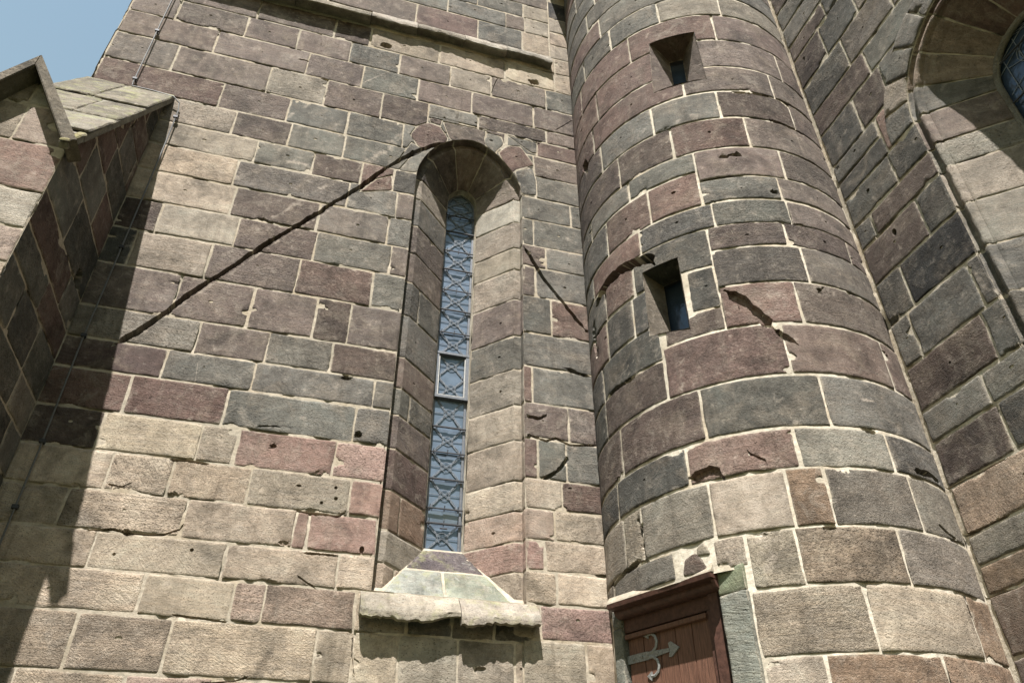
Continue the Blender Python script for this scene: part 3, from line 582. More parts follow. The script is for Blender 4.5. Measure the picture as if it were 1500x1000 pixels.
# ---------------------------------------------------------------- small builders
class MB:
    def __init__(s): s.V = []; s.F = []
    def hexa(s, c8):
        k = len(s.V); s.V += [tuple(map(float, p)) for p in c8]
        s.F += [(k, k + 3, k + 2, k + 1), (k + 4, k + 5, k + 6, k + 7), (k, k + 1, k + 5, k + 4), (k + 1, k + 2, k + 6, k + 5), (k + 2, k + 3, k + 7, k + 6), (k + 3, k, k + 4, k + 7)]
    def box(s, O, A, B, C, a0, a1, b0, b1, c0, c1):
        O, A, B, C = map(lambda t: np.array(t, float), (O, A, B, C))
        s.hexa([O + A * a + B * b + C * c for c in (c0, c1) for a, b in ((a0, b0), (a1, b0), (a1, b1), (a0, b1))])
    def tube(s, pts, r, n=6, closed=False, flat=None):
        pts = [np.array(p, float) for p in pts]; k0 = len(s.V); m = len(pts)
        for i, p in enumerate(pts):
            a = pts[i - 1] if (i > 0 or closed) else p; b = pts[(i + 1) % m] if (i < m - 1 or closed) else p
            t = b - a; t /= np.linalg.norm(t) + 1e-12; up = np.array([0, 0, 1.]) if abs(t[2]) < .9 else np.array([0, 1., 0])
            if flat is not None: up = np.array(flat, float)
            x = np.cross(t, up); x /= np.linalg.norm(x) + 1e-12; y = np.cross(x, t)
            rx, ry = (r, r) if np.isscalar(r) else r
            for j in range(n):
                an = 2 * math.pi * (j + .5) / n; s.V.append(tuple(p + x * math.cos(an) * rx + y * math.sin(an) * ry))
        for i in range(m if closed else m - 1):
            a = k0 + i * n; b = k0 + ((i + 1) % m) * n
            for j in range(n): s.F.append((a + j, a + (j + 1) % n, b + (j + 1) % n, b + j))
        if not closed: s.F.append(tuple(k0 + j for j in range(n))[::-1]); s.F.append(tuple(k0 + (m - 1) * n + j for j in range(n)))
    def prism(s, poly3, ext):
        k = len(s.V); n = len(poly3); e = np.array(ext, float); s.V += [tuple(map(float, p)) for p in poly3] + [tuple(np.array(p, float) + e) for p in poly3]
        s.F.append(tuple(range(k, k + n))); s.F.append(tuple(range(k + n, k + 2 * n))[::-1])
        for i in range(n): s.F.append((k + i, k + n + i, k + n + (i + 1) % n, k + (i + 1) % n))
    def build(s, name, mat, parent=None, bevel=0, smooth=False, wob=0, col=(.18, .165, .135)):
        V = np.array(s.V)
        me = bpy.data.meshes.new(name); me.from_pydata([tuple(v) for v in V], [], s.F); bm = bmesh.new(); bm.from_mesh(me); bmesh.ops.recalc_face_normals(bm, faces=bm.faces)
        if bevel: bmesh.ops.bevel(bm, geom=bm.edges[:], offset=bevel, segments=2, affect='EDGES', clamp_overlap=True)
        bm.to_mesh(me); bm.free(); me.materials.append(mat)
        if mat.name.startswith(('sandstone', 'lime')):
            n = len(me.vertices); a = me.attributes.new('Col', 'FLOAT_COLOR', 'POINT'); a.data.foreach_set('color', np.tile(np.array([*col, 1.0], np.float32), n))
            for k, vv in (('edge', .1), ('rnd', (STN[0] * .37) % 1), ('tool', .2), ('chalk', 0)):
                a = me.attributes.new(k, 'FLOAT', 'POINT'); a.data.foreach_set('value', np.full(n, vv, np.float32))
            l = me.uv_layers.new(name='UVMap'); uvs = []
            for p in me.polygons:
                nn = p.normal; ax = max(range(3), key=lambda i: abs(nn[i]))
                for li in p.loop_indices:
                    co = me.vertices[me.loops[li].vertex_index].co; uvs += [(co.y, co.z), (co.x, co.z), (co.x, co.y)][ax]
            l.data.foreach_set('uv', np.array(uvs, np.float32))
        if smooth:
            me.polygons.foreach_set('use_smooth', np.ones(len(me.polygons), bool)); me.set_sharp_from_angle(angle=math.radians(40))
        o = bpy.data.objects.new(name, me); COL.objects.link(o); o.parent = parent
        return o
def thing(name, label, cat, loc=(0, 0, 0), group=None):
    o = bpy.data.objects.new(name, None); COL.objects.link(o); o['label'] = label; o['category'] = cat
    if group: o['group'] = group
    return o
def rough_block(acc, O, A, B, C, dims, code, rnd, rough=1.0, bottom=0.0, lich=None, res=.03, mat=0):
    """a weathered stone bar: A along, B outward, C up; five faces as a worn grid; bottom = erosion of the lower front edge"""
    O, A, B, C = (np.array(t, float) for t in (O, A, B, C)); L, prof = dims   # prof: list of (b,c) from the top back over the front to the bottom back
    pr = resample(prof, res, False); na = max(2, int(L / res)); seed = rnd.random() * 50
    us = np.linspace(0, L, na + 1); cum = np.r_[0, np.cumsum(np.hypot(*np.diff(pr, axis=0).T))]
    U, K = np.meshgrid(us, np.arange(len(pr)), indexing='ij'); b = pr[K.ravel(), 0]; c = pr[K.ravel(), 1]; u = U.ravel()
    P = O + A * u[:, None] + B * b[:, None] + C * c[:, None]
    cb, ccn = np.mean(pr[:, 0]), np.mean(pr[:, 1]); nb = b - cb; nc = c - ccn; ln = np.hypot(nb, nc) + 1e-9
    ns = rough * (.010 * vn(P, 7, seed) + .006 * vn(P, 21, seed) + .003 * vn(P, 60, seed))
    if bottom:
        e = np.clip(1 - (c - pr[:, 1].min()) / (np.ptp(pr[:, 1]) * .75 + 1e-9), 0, 1); q = np.stack([u * 1.0, np.zeros_like(u) + seed, np.zeros_like(u)], 1)
        bite = bottom * e * (.05 + 1.2 * np.clip(vn(q, 2.6) + .2, 0, 1) + .22 * vn(q, 13) + .25 * vn(q, 40)); P = P + C * bite[:, None] - B * (bite * .25 * (nb > 0))[:, None]
    P = P + B * (ns * nb / ln)[:, None] + C * (ns * nc / ln)[:, None]
    m = len(pr); T = []
    for i in range(na):
        for j in range(m - 1):
            a = i * m + j; T += [(a, a + m, a + m + 1), (a, a + m + 1, a + 1)]
    for i, fl in ((0, 1), (na, 0)):
        for j in range(1, m - 1):
            t = (i * m, i * m + j, i * m + j + 1); T.append(t if fl else t[::-1])
    T = np.array(T); 
    nrm = np.cross(P[T[0][1]] - P[T[0][0]], P[T[0][2]] - P[T[0][0]])
    acc.add(P, T, mat, code_col(code, rnd), 0, rnd.random(), .25, 0, np.stack([u + seed, np.interp(K.ravel(), np.arange(m), cum)], 1))
# ================================================================= NAVE WALL
rnd = random.Random(7)
wall = thing('church_wall', 'sandstone church wall of mixed grey and mauve blocks around the tall narrow lancet window', 'church wall')
# outline of the lancet opening, from the lower left up over the head to the lower right
CX = 1.195
def arch_pts(cx, hw, zs, rise, n=14, p=1.0):
    """slightly pointed head: left spring -> apex -> right spring (two arcs)"""
    out = []
    R = (hw * hw + rise * rise) / (2 * hw)
    for i in range(n + 1):
        a = math.acos(max(-1, (R - hw) / R)) * i / n
        out.append((cx - hw - 0 + (R - R * math.cos(a)), zs + R * math.sin(a)))
    return out + [(2 * cx - x, z) for x, z in out[-2::-1]]
head_o = [(.556, 8.25), (.575, 8.40), (.621, 8.54), (.68, 8.67), (.755, 8.785), (.85, 8.89), (.948, 8.963), (1.08, 9.02), (1.195, 9.045), (1.30, 9.025), (1.443, 8.945), (1.54, 8.86), (1.628, 8.755), (1.70, 8.65), (1.762, 8.53), (1.81, 8.40), (1.832, 8.25)]
N_H = len(head_o)
def lerp_path(a, b, t): return [(x1 + (x2 - x1) * t, z1 + (z2 - z1) * t) for (x1, z1), (x2, z2) in zip(a, b)]
head_s = [(CX + .005 + (x - CX) * (.555 / .638), 8.25 + (z - 8.25) * (.72 / .795)) for x, z in head_o]            # where the splay starts
ap = arch_pts(1.2025, .1825, 8.42, .245, (N_H - 1) // 2); head_i = ap
ZB = 3.44
hole_w = [(.556, ZB)] + head_o + [(1.832, ZB)]
surfW = Surf(lambda u, v: np.stack([u, np.full_like(u, WY), v], 1), 1, FEAT['w_groove'], FEAT['w_dent'], FEAT['w_chalk'], [hole_w], res=.04)
acc = Acc()
pitp = lambda z: .78 if z > 6.3 else (.3 if z > 4.7 else .12)
def grow(p, d):
    P = resample(ccw(p), .06); return inset(P, -d).tolist()
surfWc = Surf(surfW.base, 1, FEAT['w_groove'], FEAT['w_dent'], FEAT['w_chalk'], [hole_w] + [grow(p, .010) for p, c in POLYS], res=.04)
courses(acc, surfWc, WALL, rnd, pit=pitp)
courses(acc, surfW, [(a, b, c, d) for a, b, c, d in STRIP], rnd, pit=.2)
courses(acc, surfW, [(3.125, 3.43, [.48, .86, 1.22, 1.56, 1.86], ['y', 'h', 'y', 'h'])], rnd, pit=0, rough=1.8)
for p, c in POLYS: stone(acc, surfW, p, c, rnd, pit=.7, jw=.003, rc=(.03, .06))
surfW.dents = surfW.dents + [d for d in surfWc.dents if d not in surfW.dents and d[2] > .03]
sheet(acc, surfW, [(-3.05, 0), (2.66, 0), (2.66, 14.0), (-3.05, 14.0)])
# upper wall stage, 5 cm proud
surfU = Surf(lambda u, v: np.stack([u, np.full_like(u, WY - .05), v], 1), 2, res=.06)
courses(acc, surfU, UPPER, rnd, pit=.75)
sheet(acc, surfU, [(-3.05, 11.14), (2.27, 11.14), (2.27, 14.0), (-3.05, 14.0)])
for u0, yy0, yy1, z0, z1, fl in ((2.272, WY - .05, WY + .02, 11.14, 14.0, 1), (-3.055, WY - .005, WY + 1.1, 0, 14.0, -1)):
    sf = Surf((lambda U0, FL: (lambda u, v: np.stack([np.full_like(u, U0), u * FL, v], 1)))(u0, fl), 3, res=.08)
    a, b = sorted((yy0 * fl, yy1 * fl)); sheet(acc, sf, [(a, z0), (b, z0), (b, z1), (a, z1)], h=0)
    if fl < 0:
        zz = 0.0
        while zz < 13.6:
            z2 = zz + rnd.uniform(.34, .46); m_ = (a + b) / 2 + rnd.uniform(-.2, .2)
            for x0, x1 in ((a, m_), (m_, b)): stone(acc, sf, [(x0, zz), (x1, zz), (x1, z2), (x0, z2)], rnd.choice('mgy'), rnd)
            zz = z2
masonry_w = acc.build('masonry', [M_ST, M_MO], wall)
# string course under the upper stage
acc = Acc(); X_, Yo, Z_ = (1, 0, 0), (0, -1, 0), (0, 0, 1)
prof_full = [(.0, .34), (.05, .30), (.160, .12), (.170, .10), (.170, .03), (.16, .02), (.0, .06), (-.02, .06)]
x = -3.1
for L_, pf, bt in ((.95, prof_full, .01), (.90, prof_full, .01), (.98, prof_full, .015)):
    rough_block(acc, (x, WY, 10.83), X_, Yo, Z_, (min(L_, -.27 - x) - .008, pf), 'y', rnd, .5, bt); x += L_
prof_brk = [(.0, .34), (.05, .30), (.12, .14), (.135, .11), (.135, .05), (.12, .035), (.0, .06), (-.02, .06)]
x = -.27
for L_ in (.62, .66, .60, .66):
    rough_block(acc, (x, WY, 10.86), X_, Yo, Z_, (min(L_, 2.27 - x) - .006, prof_brk), 'yw', rnd, 1.3, .035); x += L_
acc.build('string_course', [M_ST, M_MO], wall)
# unseen stone projection higher up, added for the shadow it casts beside the turret
mb = MB(); mb.box((0, 0, 0), X_, (0, 1, 0), Z_, 2.29, 3.2, 5.0, 6.0, 12.95, 13.25); mb.build('unseen_projection', M_ST, wall, .01)
# window surround: rebate, flat strip and splay as one swept surface
LJ = 8.25
def head_param(pts):
    P = np.array(pts); d = np.r_[0, np.cumsum(np.hypot(*np.diff(np.array(head_s), axis=0).T))]; return P, d / d[-1]
HO, hp = head_param(head_o); HS, _ = head_param(head_s); HI, _ = head_param(head_i); LA = 2.05
def path(P, v, zb_shift):
    v = np.asarray(v, float); t = np.clip((v - LJ) / LA, 0, 1); x = np.interp(t, hp, P[:, 0]); z = np.interp(t, hp, P[:, 1])
    z = np.where(v < LJ, P[0, 1] - (LJ - v), z); z = np.where(v > LJ + LA, P[-1, 1] - (v - LJ - LA), z); return np.stack([x, z], 1)
HI[:, 1] = HI[:, 1]
Y1 = .10; Y2 = .50; Ls = .53
def surround(u, v):
    u = np.asarray(u, float); o, s_, i_ = path(HO, v, 0), path(HS, v, 0), path(HI, v, 0)
    # inner path keeps level joints on the jambs
    vv = np.asarray(v, float); jl = vv < LJ; jr = vv > LJ + LA
    i_[jl, 1] = np.minimum(vv[jl], 8.42) ; i_[jl, 0] = HI[0, 0]
    i_[jr, 1] = 8.25 - (vv[jr] - LJ - LA); i_[jr, 0] = HI[-1, 0]
    k = np.clip((vv - LJ) / (LA * .14), 0, 1); k2 = np.clip((LJ + LA - vv) / (LA * .14), 0, 1); kk = np.minimum(k, k2); mid = (~jl) & (~jr)
    i_[mid, 1] -= (.17 * (1 - kk[mid]))
    s_[jl, 1] = vv[jl]; o[jl, 1] = vv[jl]; s_[jr, 1] = 8.25 - (vv[jr] - LJ - LA); o[jr, 1] = s_[jr, 1]
    a = np.clip(u / Y1, 0, 1)[:, None]; b = np.clip((u - Y1) / .085, 0, 1)[:, None]; c = np.clip((u - Y1 - .085) / Ls, 0, 1)[:, None]
    xz = o + (s_ - o) * b; xz = xz + (i_ - s_) * c; y = WY + Y1 * a[:, 0] + (Y2 - Y1) * c[:, 0]
    return np.stack([xz[:, 0], y, xz[:, 1]], 1)
UE = Y1 + .085 + Ls; V0 = ZB; V1 = LJ + LA + (LJ - ZB)
surfS = Surf(surround, 5, lines=[((Y1, V0 - .2), (Y1, V1 + .2)), ((Y1 + .085, V0 - .2), (Y1 + .085, V1 + .2))], res=.04)
acc = Acc()
LV = [3.44, 3.70, 3.98, 4.34, 4.74, 5.09, 5.38, 5.74, 6.25, 6.69, 7.10, 7.51, 7.93, 8.25]
LC = ['y', 'yo', 'o', 'p', 'd', 'g', 'd', 'g', 'h', 'g', 'm', 'g', 'y']
LC = ['yo', 'y', 'ro', 'rd', 'm', 'g', 'dm', 'g', 'gh', 'm', 'dm', 'g', 'y']  # left jamb codes browner: its shade is put into the stone colours
for i in range(len(LV) - 1):
    if i in (0, 2, 5, 8): stone(acc, surfS, [(.002, LV[i]), (.33, LV[i]), (.33, LV[i + 1]), (.002, LV[i + 1])], LC[i], rnd, jw=.005, pit=.1); stone(acc, surfS, [(.33, LV[i]), (UE, LV[i]), (UE, LV[i + 1]), (.33, LV[i + 1])], LC[i], rnd, jw=.005)
    else: stone(acc, surfS, [(.002, LV[i]), (UE, LV[i]), (UE, LV[i + 1]), (.002, LV[i + 1])], LC[i], rnd, jw=.005, pit=.3)
RVz = [3.44, 3.725, 3.995, 4.28, 4.575, 4.99, 5.38, 5.805, 6.225, 6.72, 7.145, 7.47, 7.88, 8.25]
RC = ['yt', 'p', 'pt', 't', 'ty', 'y', 'y', 'g', 'm', 'y', 'y', 'y', 'w']  # right jamb codes paler: sunlight on it is put into the stone colours
fz = lambda z: LJ + LA + (8.25 - z)
for i in range(len(RVz) - 1):
    stone(acc, surfS, [(.002, fz(RVz[i + 1])), (UE, fz(RVz[i + 1])), (UE, fz(RVz[i])), (.002, fz(RVz[i]))], RC[i], rnd, jw=.005, pit=.3)
fr = [0, .20, .40, .60, .82, 1.0]; fc = ['dg', 'm', 'rm', 'm', 'my']
for i in range(5): stone(acc, surfS, [(.002, LJ + LA * fr[i]), (UE, LJ + LA * fr[i]), (UE, LJ + LA * fr[i + 1]), (.002, LJ + LA * fr[i + 1])], fc[i], rnd, jw=.007)
sheet(acc, surfS, [(0, V0), (UE, V0), (UE, V1), (0, V1)], h=-.004, res=.07)
# inner reveal back to the glass
def reveal(u, v):
    u = np.asarray(u, float); P = surround(np.full_like(u, UE - 1e-4), v); P[:, 1] += u; return P
surfRv = Surf(reveal, 6, res=.06); sheet(acc, surfRv, [(0, V0), (.11, V0), (.11, V1), (0, V1)], h=0, res=.06, mat=0)
acc.build('window_surround', [M_ST, M_MO], wall)
# sill
acc = Acc()
def sillp(u, v):   # v: 0 at the glass .. 1 at the front
    v = np.asarray(v, float); return np.stack([u, 6.5 - .47 * v, 3.985 - .565 * v], 1)
surfSi = Surf(sillp, 8, res=.04)
# work in metres down the slope for even stones
def sillm(u, v): return sillp(u, -np.asarray(v, float) / .735)
surfSi = Surf(sillm, 8, res=.04)
xa = lambda v: 1.02 - .36 * (-v / .735); xb = lambda v: 1.385 + .31 * (-v / .735)
v1 = -.735 * .43
stone(acc, surfSi, [(xa(v1) - .03, v1), (xb(v1) + .03, v1), (1.40, .02), (1.01, .02)], 'd', rnd, col=np.array((.085, .070, .073)))
stone(acc, surfSi, [(xa(-.735) - .04, -.735), (1.16, -.735), (1.17, v1), (xa(v1) - .04, v1)], 'w', rnd, col=np.array((.20, .205, .18)), rough=1.6)
stone(acc, surfSi, [(1.16, -.735), (xb(-.735) + .05, -.735), (xb(v1) + .04, v1), (1.17, v1)], 'w', rnd, col=np.array((.185, .195, .155)), rough=1.6)
sheet(acc, surfSi, [(.5, -.78), (1.95, -.78), (1.55, .04), (.95, .04)], h=-.004)
prof_slab = [(-.10, .225), (-.02, .205), (.055, .135), (.115, .06), (.140, .01), (.138, -.035), (.11, -.045), (.0, .01), (-.06, .01)]
for xx, LL, bt in ((.475, .78, .05), (1.262, .65, .06)):
    rough_block(acc, (xx, WY - .01, 3.235), X_, Yo, Z_, (LL, prof_slab), 'yw', rnd, 1.0, bt, mat=0, res=.022)
acc.build('window_sill', [M_SL, M_MO], wall)
# stones filling the broken foot of the left jamb
# ---- the window itself
GY = 6.60
def gpath(off=0.0, zb=3.96):
    P = [(1.02 + off, zb)] + [(x + off * (1 if x < 1.2 else -1) * 0 , z) for x, z in head_i] + [(1.385 - off, zb)]
    c = np.array([1.2025, 6.0]); out = []
    for x, z in P: out.append((1.2025 + (x - 1.2025) * (1 - off / .1825), min(z, z) - (off if z > 8 else 0)))
    return out
mb = MB(); gb = sorted(BARS) + [8.42]
for i_ in range(len(gb) - 1):
    z0, z1 = (gb[i_] - (.04 if i_ == 0 else 0)), gb[i_ + 1]; t1, t2 = rnd.uniform(-.006, .006), rnd.uniform(-.004, .004)
    for xa_, xb_ in ((1.01, 1.2), (1.2, 1.395)):
        t3 = rnd.uniform(-.003, .003); mb.hexa([(xa_, GY + t1, z0), (xb_, GY + t1 + t2, z0), (xb_, GY + t1 + t2 + .01, z0), (xa_, GY + t1 + .01, z0), (xa_, GY - t1 + t3, z1), (xb_, GY - t1 + t2 + t3, z1), (xb_, GY - t1 + t2 + t3 + .01, z1), (xa_, GY - t1 + t3 + .01, z1)])
mb.prism([(x, GY + .002, z) for x, z in gpath(-.01) if z > 8.3], (0, .012, 0)); glass = mb.build('lancet_window', M_GLASS, wall)
mb = MB(); gp = gpath(.012); mb.tube([(x, GY - .008, z) for x, z in gp], (.016, .012), 4, True, flat=(0, 1, 0)); mb.build('lead_edge', M_FRAME, glass)
mb = MB(); y = GY - .010
def strand(f, z0, z1, n=44, r=.0019):
    mb.tube([(*f(z0 + (z1 - z0) * i / n)[:1], y - .0, z0 + (z1 - z0) * i / n) for i in range(n + 1)], (r, .005), 4, flat=(0, 1, 0))
def half(z): return .165 if z < 8.42 else max(.02, .165 * math.sqrt(max(0, 1 - ((z - 8.42) / .23) ** 2)))
pb = sorted(set([b for b in BARS] + [5.90, 8.42, 8.62]))
for i in range(len(pb) - 1):
    z0, z1 = pb[i], pb[i + 1]; H = z1 - z0
    if H < .16: continue
    n_ = 12; ts = np.linspace(0, 1, n_)
    for o_ in (-.009, .009):
        for sg in (-1, 1):
            mb.tube([(1.2025 + np.clip(sg * (.125 * math.cos(math.pi * t)) + o_, -half(z0 + H * t), half(z0 + H * t)), y, z0 + H * t) for t in ts], (.0021, .004), 4, flat=(0, 1, 0))
            mb.tube([(1.2025 + sg * min(half(z0 + H * t) - .004, .150 - .105 * math.sin(math.pi * t)) + o_ * .6, y, z0 + H * t) for t in ts], (.0021, .004), 4, flat=(0, 1, 0))
    cz = (z0 + z1) / 2
    for rr_ in (.052,):
        mb.tube([(1.2025 + rr_ * math.cos(a), y, cz + rr_ * math.sin(a)) for a in np.linspace(0, 2 * math.pi, 14, endpoint=False)], (.0021, .004), 4, True, flat=(0, 1, 0))
    for sx in (-1, 1):
        if cz < 8.4: mb.tube([(1.2025 + sx * .165, y, cz), (1.2025 + sx * .05, y, cz)], (.0021, .004), 4, flat=(0, 1, 0))
mb.build('lead_came', M_LEAD, glass)
for k, zb in enumerate(BARS[:-1]):
    mb = MB(); hw = min(.18, half(zb) + .02); mb.tube([(1.2025 - hw, GY - .035, zb), (1.2025 + hw, GY - .035, zb)], .0115 if k % 2 else .0085, 6)
    if k % 2 == 0 or k == 13:
        for dx in (-.14, 0, .13): mb.tube([(1.2025 + dx, GY - .03, zb - .028), (1.2025 + dx + .004, GY - .045, zb + .030)], .005, 5)
    if k == 13: mb.tube([(1.17, GY - .05, zb - .05), (1.24, GY - .05, zb - .05)], .008, 5)
    mb.build('saddle_bar', M_IRON, glass)
zc0, zc1 = 5.655, 6.17
mb = MB()
for (a0, a1, b0, b1) in ((1.02, 1.057, zc0, zc1), (1.348, 1.385, zc0, zc1)): mb.box((0, 0, 0), X_, (0, 1, 0), Z_, a0, a1, GY - .05, GY - .004, b0, b1)
mb.box((0, 0, 0), X_, (0, 1, 0), Z_, 1.02, 1.385, GY - .055, GY - .006, zc1, zc1 + .03)
mb.box((0, 0, 0), X_, (0, 1, 0), Z_, 1.015, 1.388, GY - .06, GY - .006, zc0 - .03, zc0)
fr_ = mb.build('vent_casement', M_FRAME, wall, .002)
mb = MB()
for (a0, a1, b0, b1) in ((1.058, 1.068, zc0, zc1 - .03), (1.337, 1.347, zc0, zc1 - .03), (1.068, 1.337, zc0 + .001, zc0 + .014)): mb.box((0, 0, 0), X_, (0, 1, 0), Z_, a0, a1, GY - .046, GY - .018, b0, b1)
mb.build('putty_edge', M_WHITE, fr_)
# closed back of the wall behind the openings
mb = MB(); mb.box((0, 0, 0), X_, (0, 1, 0), Z_, -3.04, 5.2, 6.75, 7.1, 0, 14.0); mb.build('wall_core', M_MO, wall)
# ================================================================= STAIR TURRET
rnd = random.Random(21)
tur = thing('stair_turret', 'round sandstone stair turret with two slot windows standing in the corner of the church', 'stair turret')
def cyl(rr): return lambda u, v: np.stack([TC[0] + rr * np.sin(u / TR_), TC[1] - rr * np.cos(u / TR_), v], 1)
D2U = math.radians(1) * TR_
dgn = math.radians(-67.0); DN = np.array([math.sin(dgn), -math.cos(dgn), 0]); DT = np.array([-DN[1], DN[0], 0]); DO = np.array([TC[0], TC[1], 0])
uth = lambda uu, dd: (dgn + math.atan2(uu, dd)) * TR_
door_hole = [(uth(-.66, 1.33), -.02), (uth(.575, 1.37), -.02), (uth(.575, 1.37), 3.335), (uth(-.66, 1.33), 3.335)]
up_o = [(-45.6 * D2U, 8.62), (-23.0 * D2U, 8.62), (-23.4 * D2U, 9.51), (-43.7 * D2U, 9.51)]
lo_o = [(-62.2 * D2U, 5.50), (-47.2 * D2U, 5.41), (-47.3 * D2U, 6.225), (-61.8 * D2U, 6.235)]
surfT = Surf(cyl(TR_), 9, FEAT['t_groove'], FEAT['t_dent'], FEAT['t_chalk'], [resample(door_hole, .06).tolist(), resample(up_o, .06).tolist(), resample(lo_o, .06).tolist()], res=.045)
acc = Acc()
courses(acc, surfT, TURRET, rnd, pit=lambda z: .6 if z > 6 else .1, jw=.011)
zt = 11.5
TL_, TE_ = TURRET[0][2][0], TURRET[0][2][-1]
while zt < 14:
    xs = [TL_]
    while xs[-1] < TE_ - .9: xs.append(xs[-1] + rnd.uniform(.45, .75))
    xs.append(TE_); courses(acc, surfT, [(zt, zt + .4, xs, [rnd.choice('mgrg') for _ in xs[1:]])], rnd, .5); zt += .4
for th0, z_, w_, h_, c in ((-57.9, 3.355, .22, .16, 'r'), (-54.6, 3.47, .12, .10, 'y'), (-68, 3.36, .0, .0, 'y')):
    if w_: stone(acc, surfT, [(th0 * D2U - w_ / 2, z_), (th0 * D2U + w_ / 2, z_), (th0 * D2U + w_ * .35, z_ + h_ * .6), (th0 * D2U + w_ * .1, z_ + h_), (th0 * D2U - w_ * .35, z_ + h_ * .8)], c, rnd, jw=.004, rc=(.02, .05))
sheet(acc, surfT, [(TL_ - .05, 0), (TE_ + .02, 0), (TE_ + .02, 14), (TL_ - .05, 14)], h=-.006, res=.10)
# splayed slots: ruled from the outer edge to the inner slot
def slot(outer, inner, d, codes):
    n = len(outer)
    for i in range(n):
        a, b = np.array(outer[i]), np.array(outer[(i + 1) % n]); ai, bi = np.array(inner[i]), np.array(inner[(i + 1) % n]); L = np.hypot(*(b - a))
        def f(u, v, a=a, b=b, ai=ai, bi=bi, L=L):
            t = (np.asarray(v, float) / L)[:, None]; k = (np.asarray(u, float) / d); p = a + (b - a) * t; q_ = ai + (bi - ai) * t; w = p + (q_ - p) * k[:, None]
            rr = TR_ - d * k; return np.stack([TC[0] + rr * np.sin(w[:, 0] / TR_), TC[1] - rr * np.cos(w[:, 0] / TR_), w[:, 1]], 1)
        sf = Surf(f, 12 + i, res=.04); stone(acc, sf, [(-.004, -.004), (d, -.004), (d, L + .004), (-.004, L + .004)], codes[i], rnd, jw=0, depth=.0, rc=(.001, .002), tool=.3)
up_i = [(-37.2 * D2U, 8.985), (-29.9 * D2U, 8.985), (-29.2 * D2U, 9.44), (-37.0 * D2U, 9.45)]
lo_i = [(-60.2 * D2U, 5.64), (-51.0 * D2U, 5.62), (-51.2 * D2U, 6.20), (-60.2 * D2U, 6.21)]
slot(up_o, up_i, .30, ['r', 'm', 'r', 'm']); slot(lo_o, lo_i, .28, ['d', 'd', 'h', 'y'])
acc.build('masonry', [M_SR, M_MB], tur)
for inn, d, mcol in ((up_i, .30, 1), (lo_i, .28, 0)):
    u0, u1 = inn[0][0] / TR_, inn[1][0] / TR_; z0, z1 = inn[0][1] - .03, inn[2][1] + .03; rr = TR_ - d - .06
    A0 = np.array([TC[0] + rr * math.sin(u0 - .03), TC[1] - rr * math.cos(u0 - .03), 0]); B0 = np.array([TC[0] + rr * math.sin(u1 + .03), TC[1] - rr * math.cos(u1 + .03), 0])
    T0 = (B0 - A0) / np.linalg.norm(B0 - A0); N0 = np.array([T0[1], -T0[0], 0]); Lg = np.linalg.norm(B0 - A0)
    mb = MB(); mb.box(A0, T0, N0, Z_, 0, Lg, -.01, 0, z0, z1); pane = mb.build('slot_window', M_DARKGLASS, tur)
    mb = MB(); mb.box(A0, T0, N0, Z_, .01, Lg - .01, .0, .05, z0 + .005, z0 + (.075 if mcol else .045)); mb.build('sill_strip', M_WHITE if mcol else M_FRAME, pane, .002)
    mb = MB(); mb.box(A0, T0, N0, Z_, -.25, Lg + .25, -.06, -.02, z0 - .3, z1 + .3); mb.build('back_stone', M_IRON, pane)
# ---- door
LD = 1.27
def dbox(m, a0, a1, n0, n1, z0, z1): m.box(DO, DT, DN, Z_, a0, a1, n0, n1, z0, z1)
door = None
mb = MB(); dbox(mb, -.63, .155, LD - .05, LD - .012, .9, 3.15); door = mb.build('door', M_WOODD, tur)
pw = (.155 + .63) / 5
for i in range(5):
    mb = MB(); a = -.63 + i * pw; dbox(mb, a + .002, a + pw - .003, LD - .012, LD + .002, .9, 3.125); mb.build('plank', M_WOOD, door, .002)
mb = MB(); dbox(mb, -.635, .16, LD, LD + .035, 3.10, 3.135); mb.build('drip_rail', M_WOOD, door, .003)
mb = MB(); dbox(mb, .155, .205, LD - .02, LD + .015, .9, 3.2); dbox(mb, .205, .295, LD - .02, LD + .045, .9, 3.26); dbox(mb, -.66, .295, LD - .02, LD + .02, 3.15, 3.26); mb.build('door_frame', M_WOODD, tur, .004)
mb = MB()
prof = [(LD - .02, 3.25), (1.33, 3.25), (1.36, 3.262), (1.385, 3.285), (1.385, 3.30), (1.455, 3.305), (1.462, 3.34), (LD - .02, 3.365)]
mb.prism([DO + DT * -.655 + DN * n_ + np.array([0, 0, z_]) for n_, z_ in prof], DT * 1.02)
mb.prism([DO + DT * .335 + DN * n_ + np.array([0, 0, z_]) for n_, z_ in ((LD, 3.10), (1.30, 3.10), (1.33, 3.15), (1.34, 3.22), (1.40, 3.25), (1.43, 3.30), (LD, 3.30))], DT * .028)
mb.build('door_canopy', M_WOODD, tur, .003)
mb = MB(); mb.prism([DO + DT * -.66 + DN * n_ + np.array([0, 0, z_]) for n_, z_ in ((LD, 3.368), (1.455, 3.345), (1.45, 3.36), (1.42, 3.40), (LD, 3.44))], DT * 1.03); mb.build('flashing', M_MO, tur)
acc = Acc()
jp = [(-.12, 0), (0, 0), (.0, .0)]
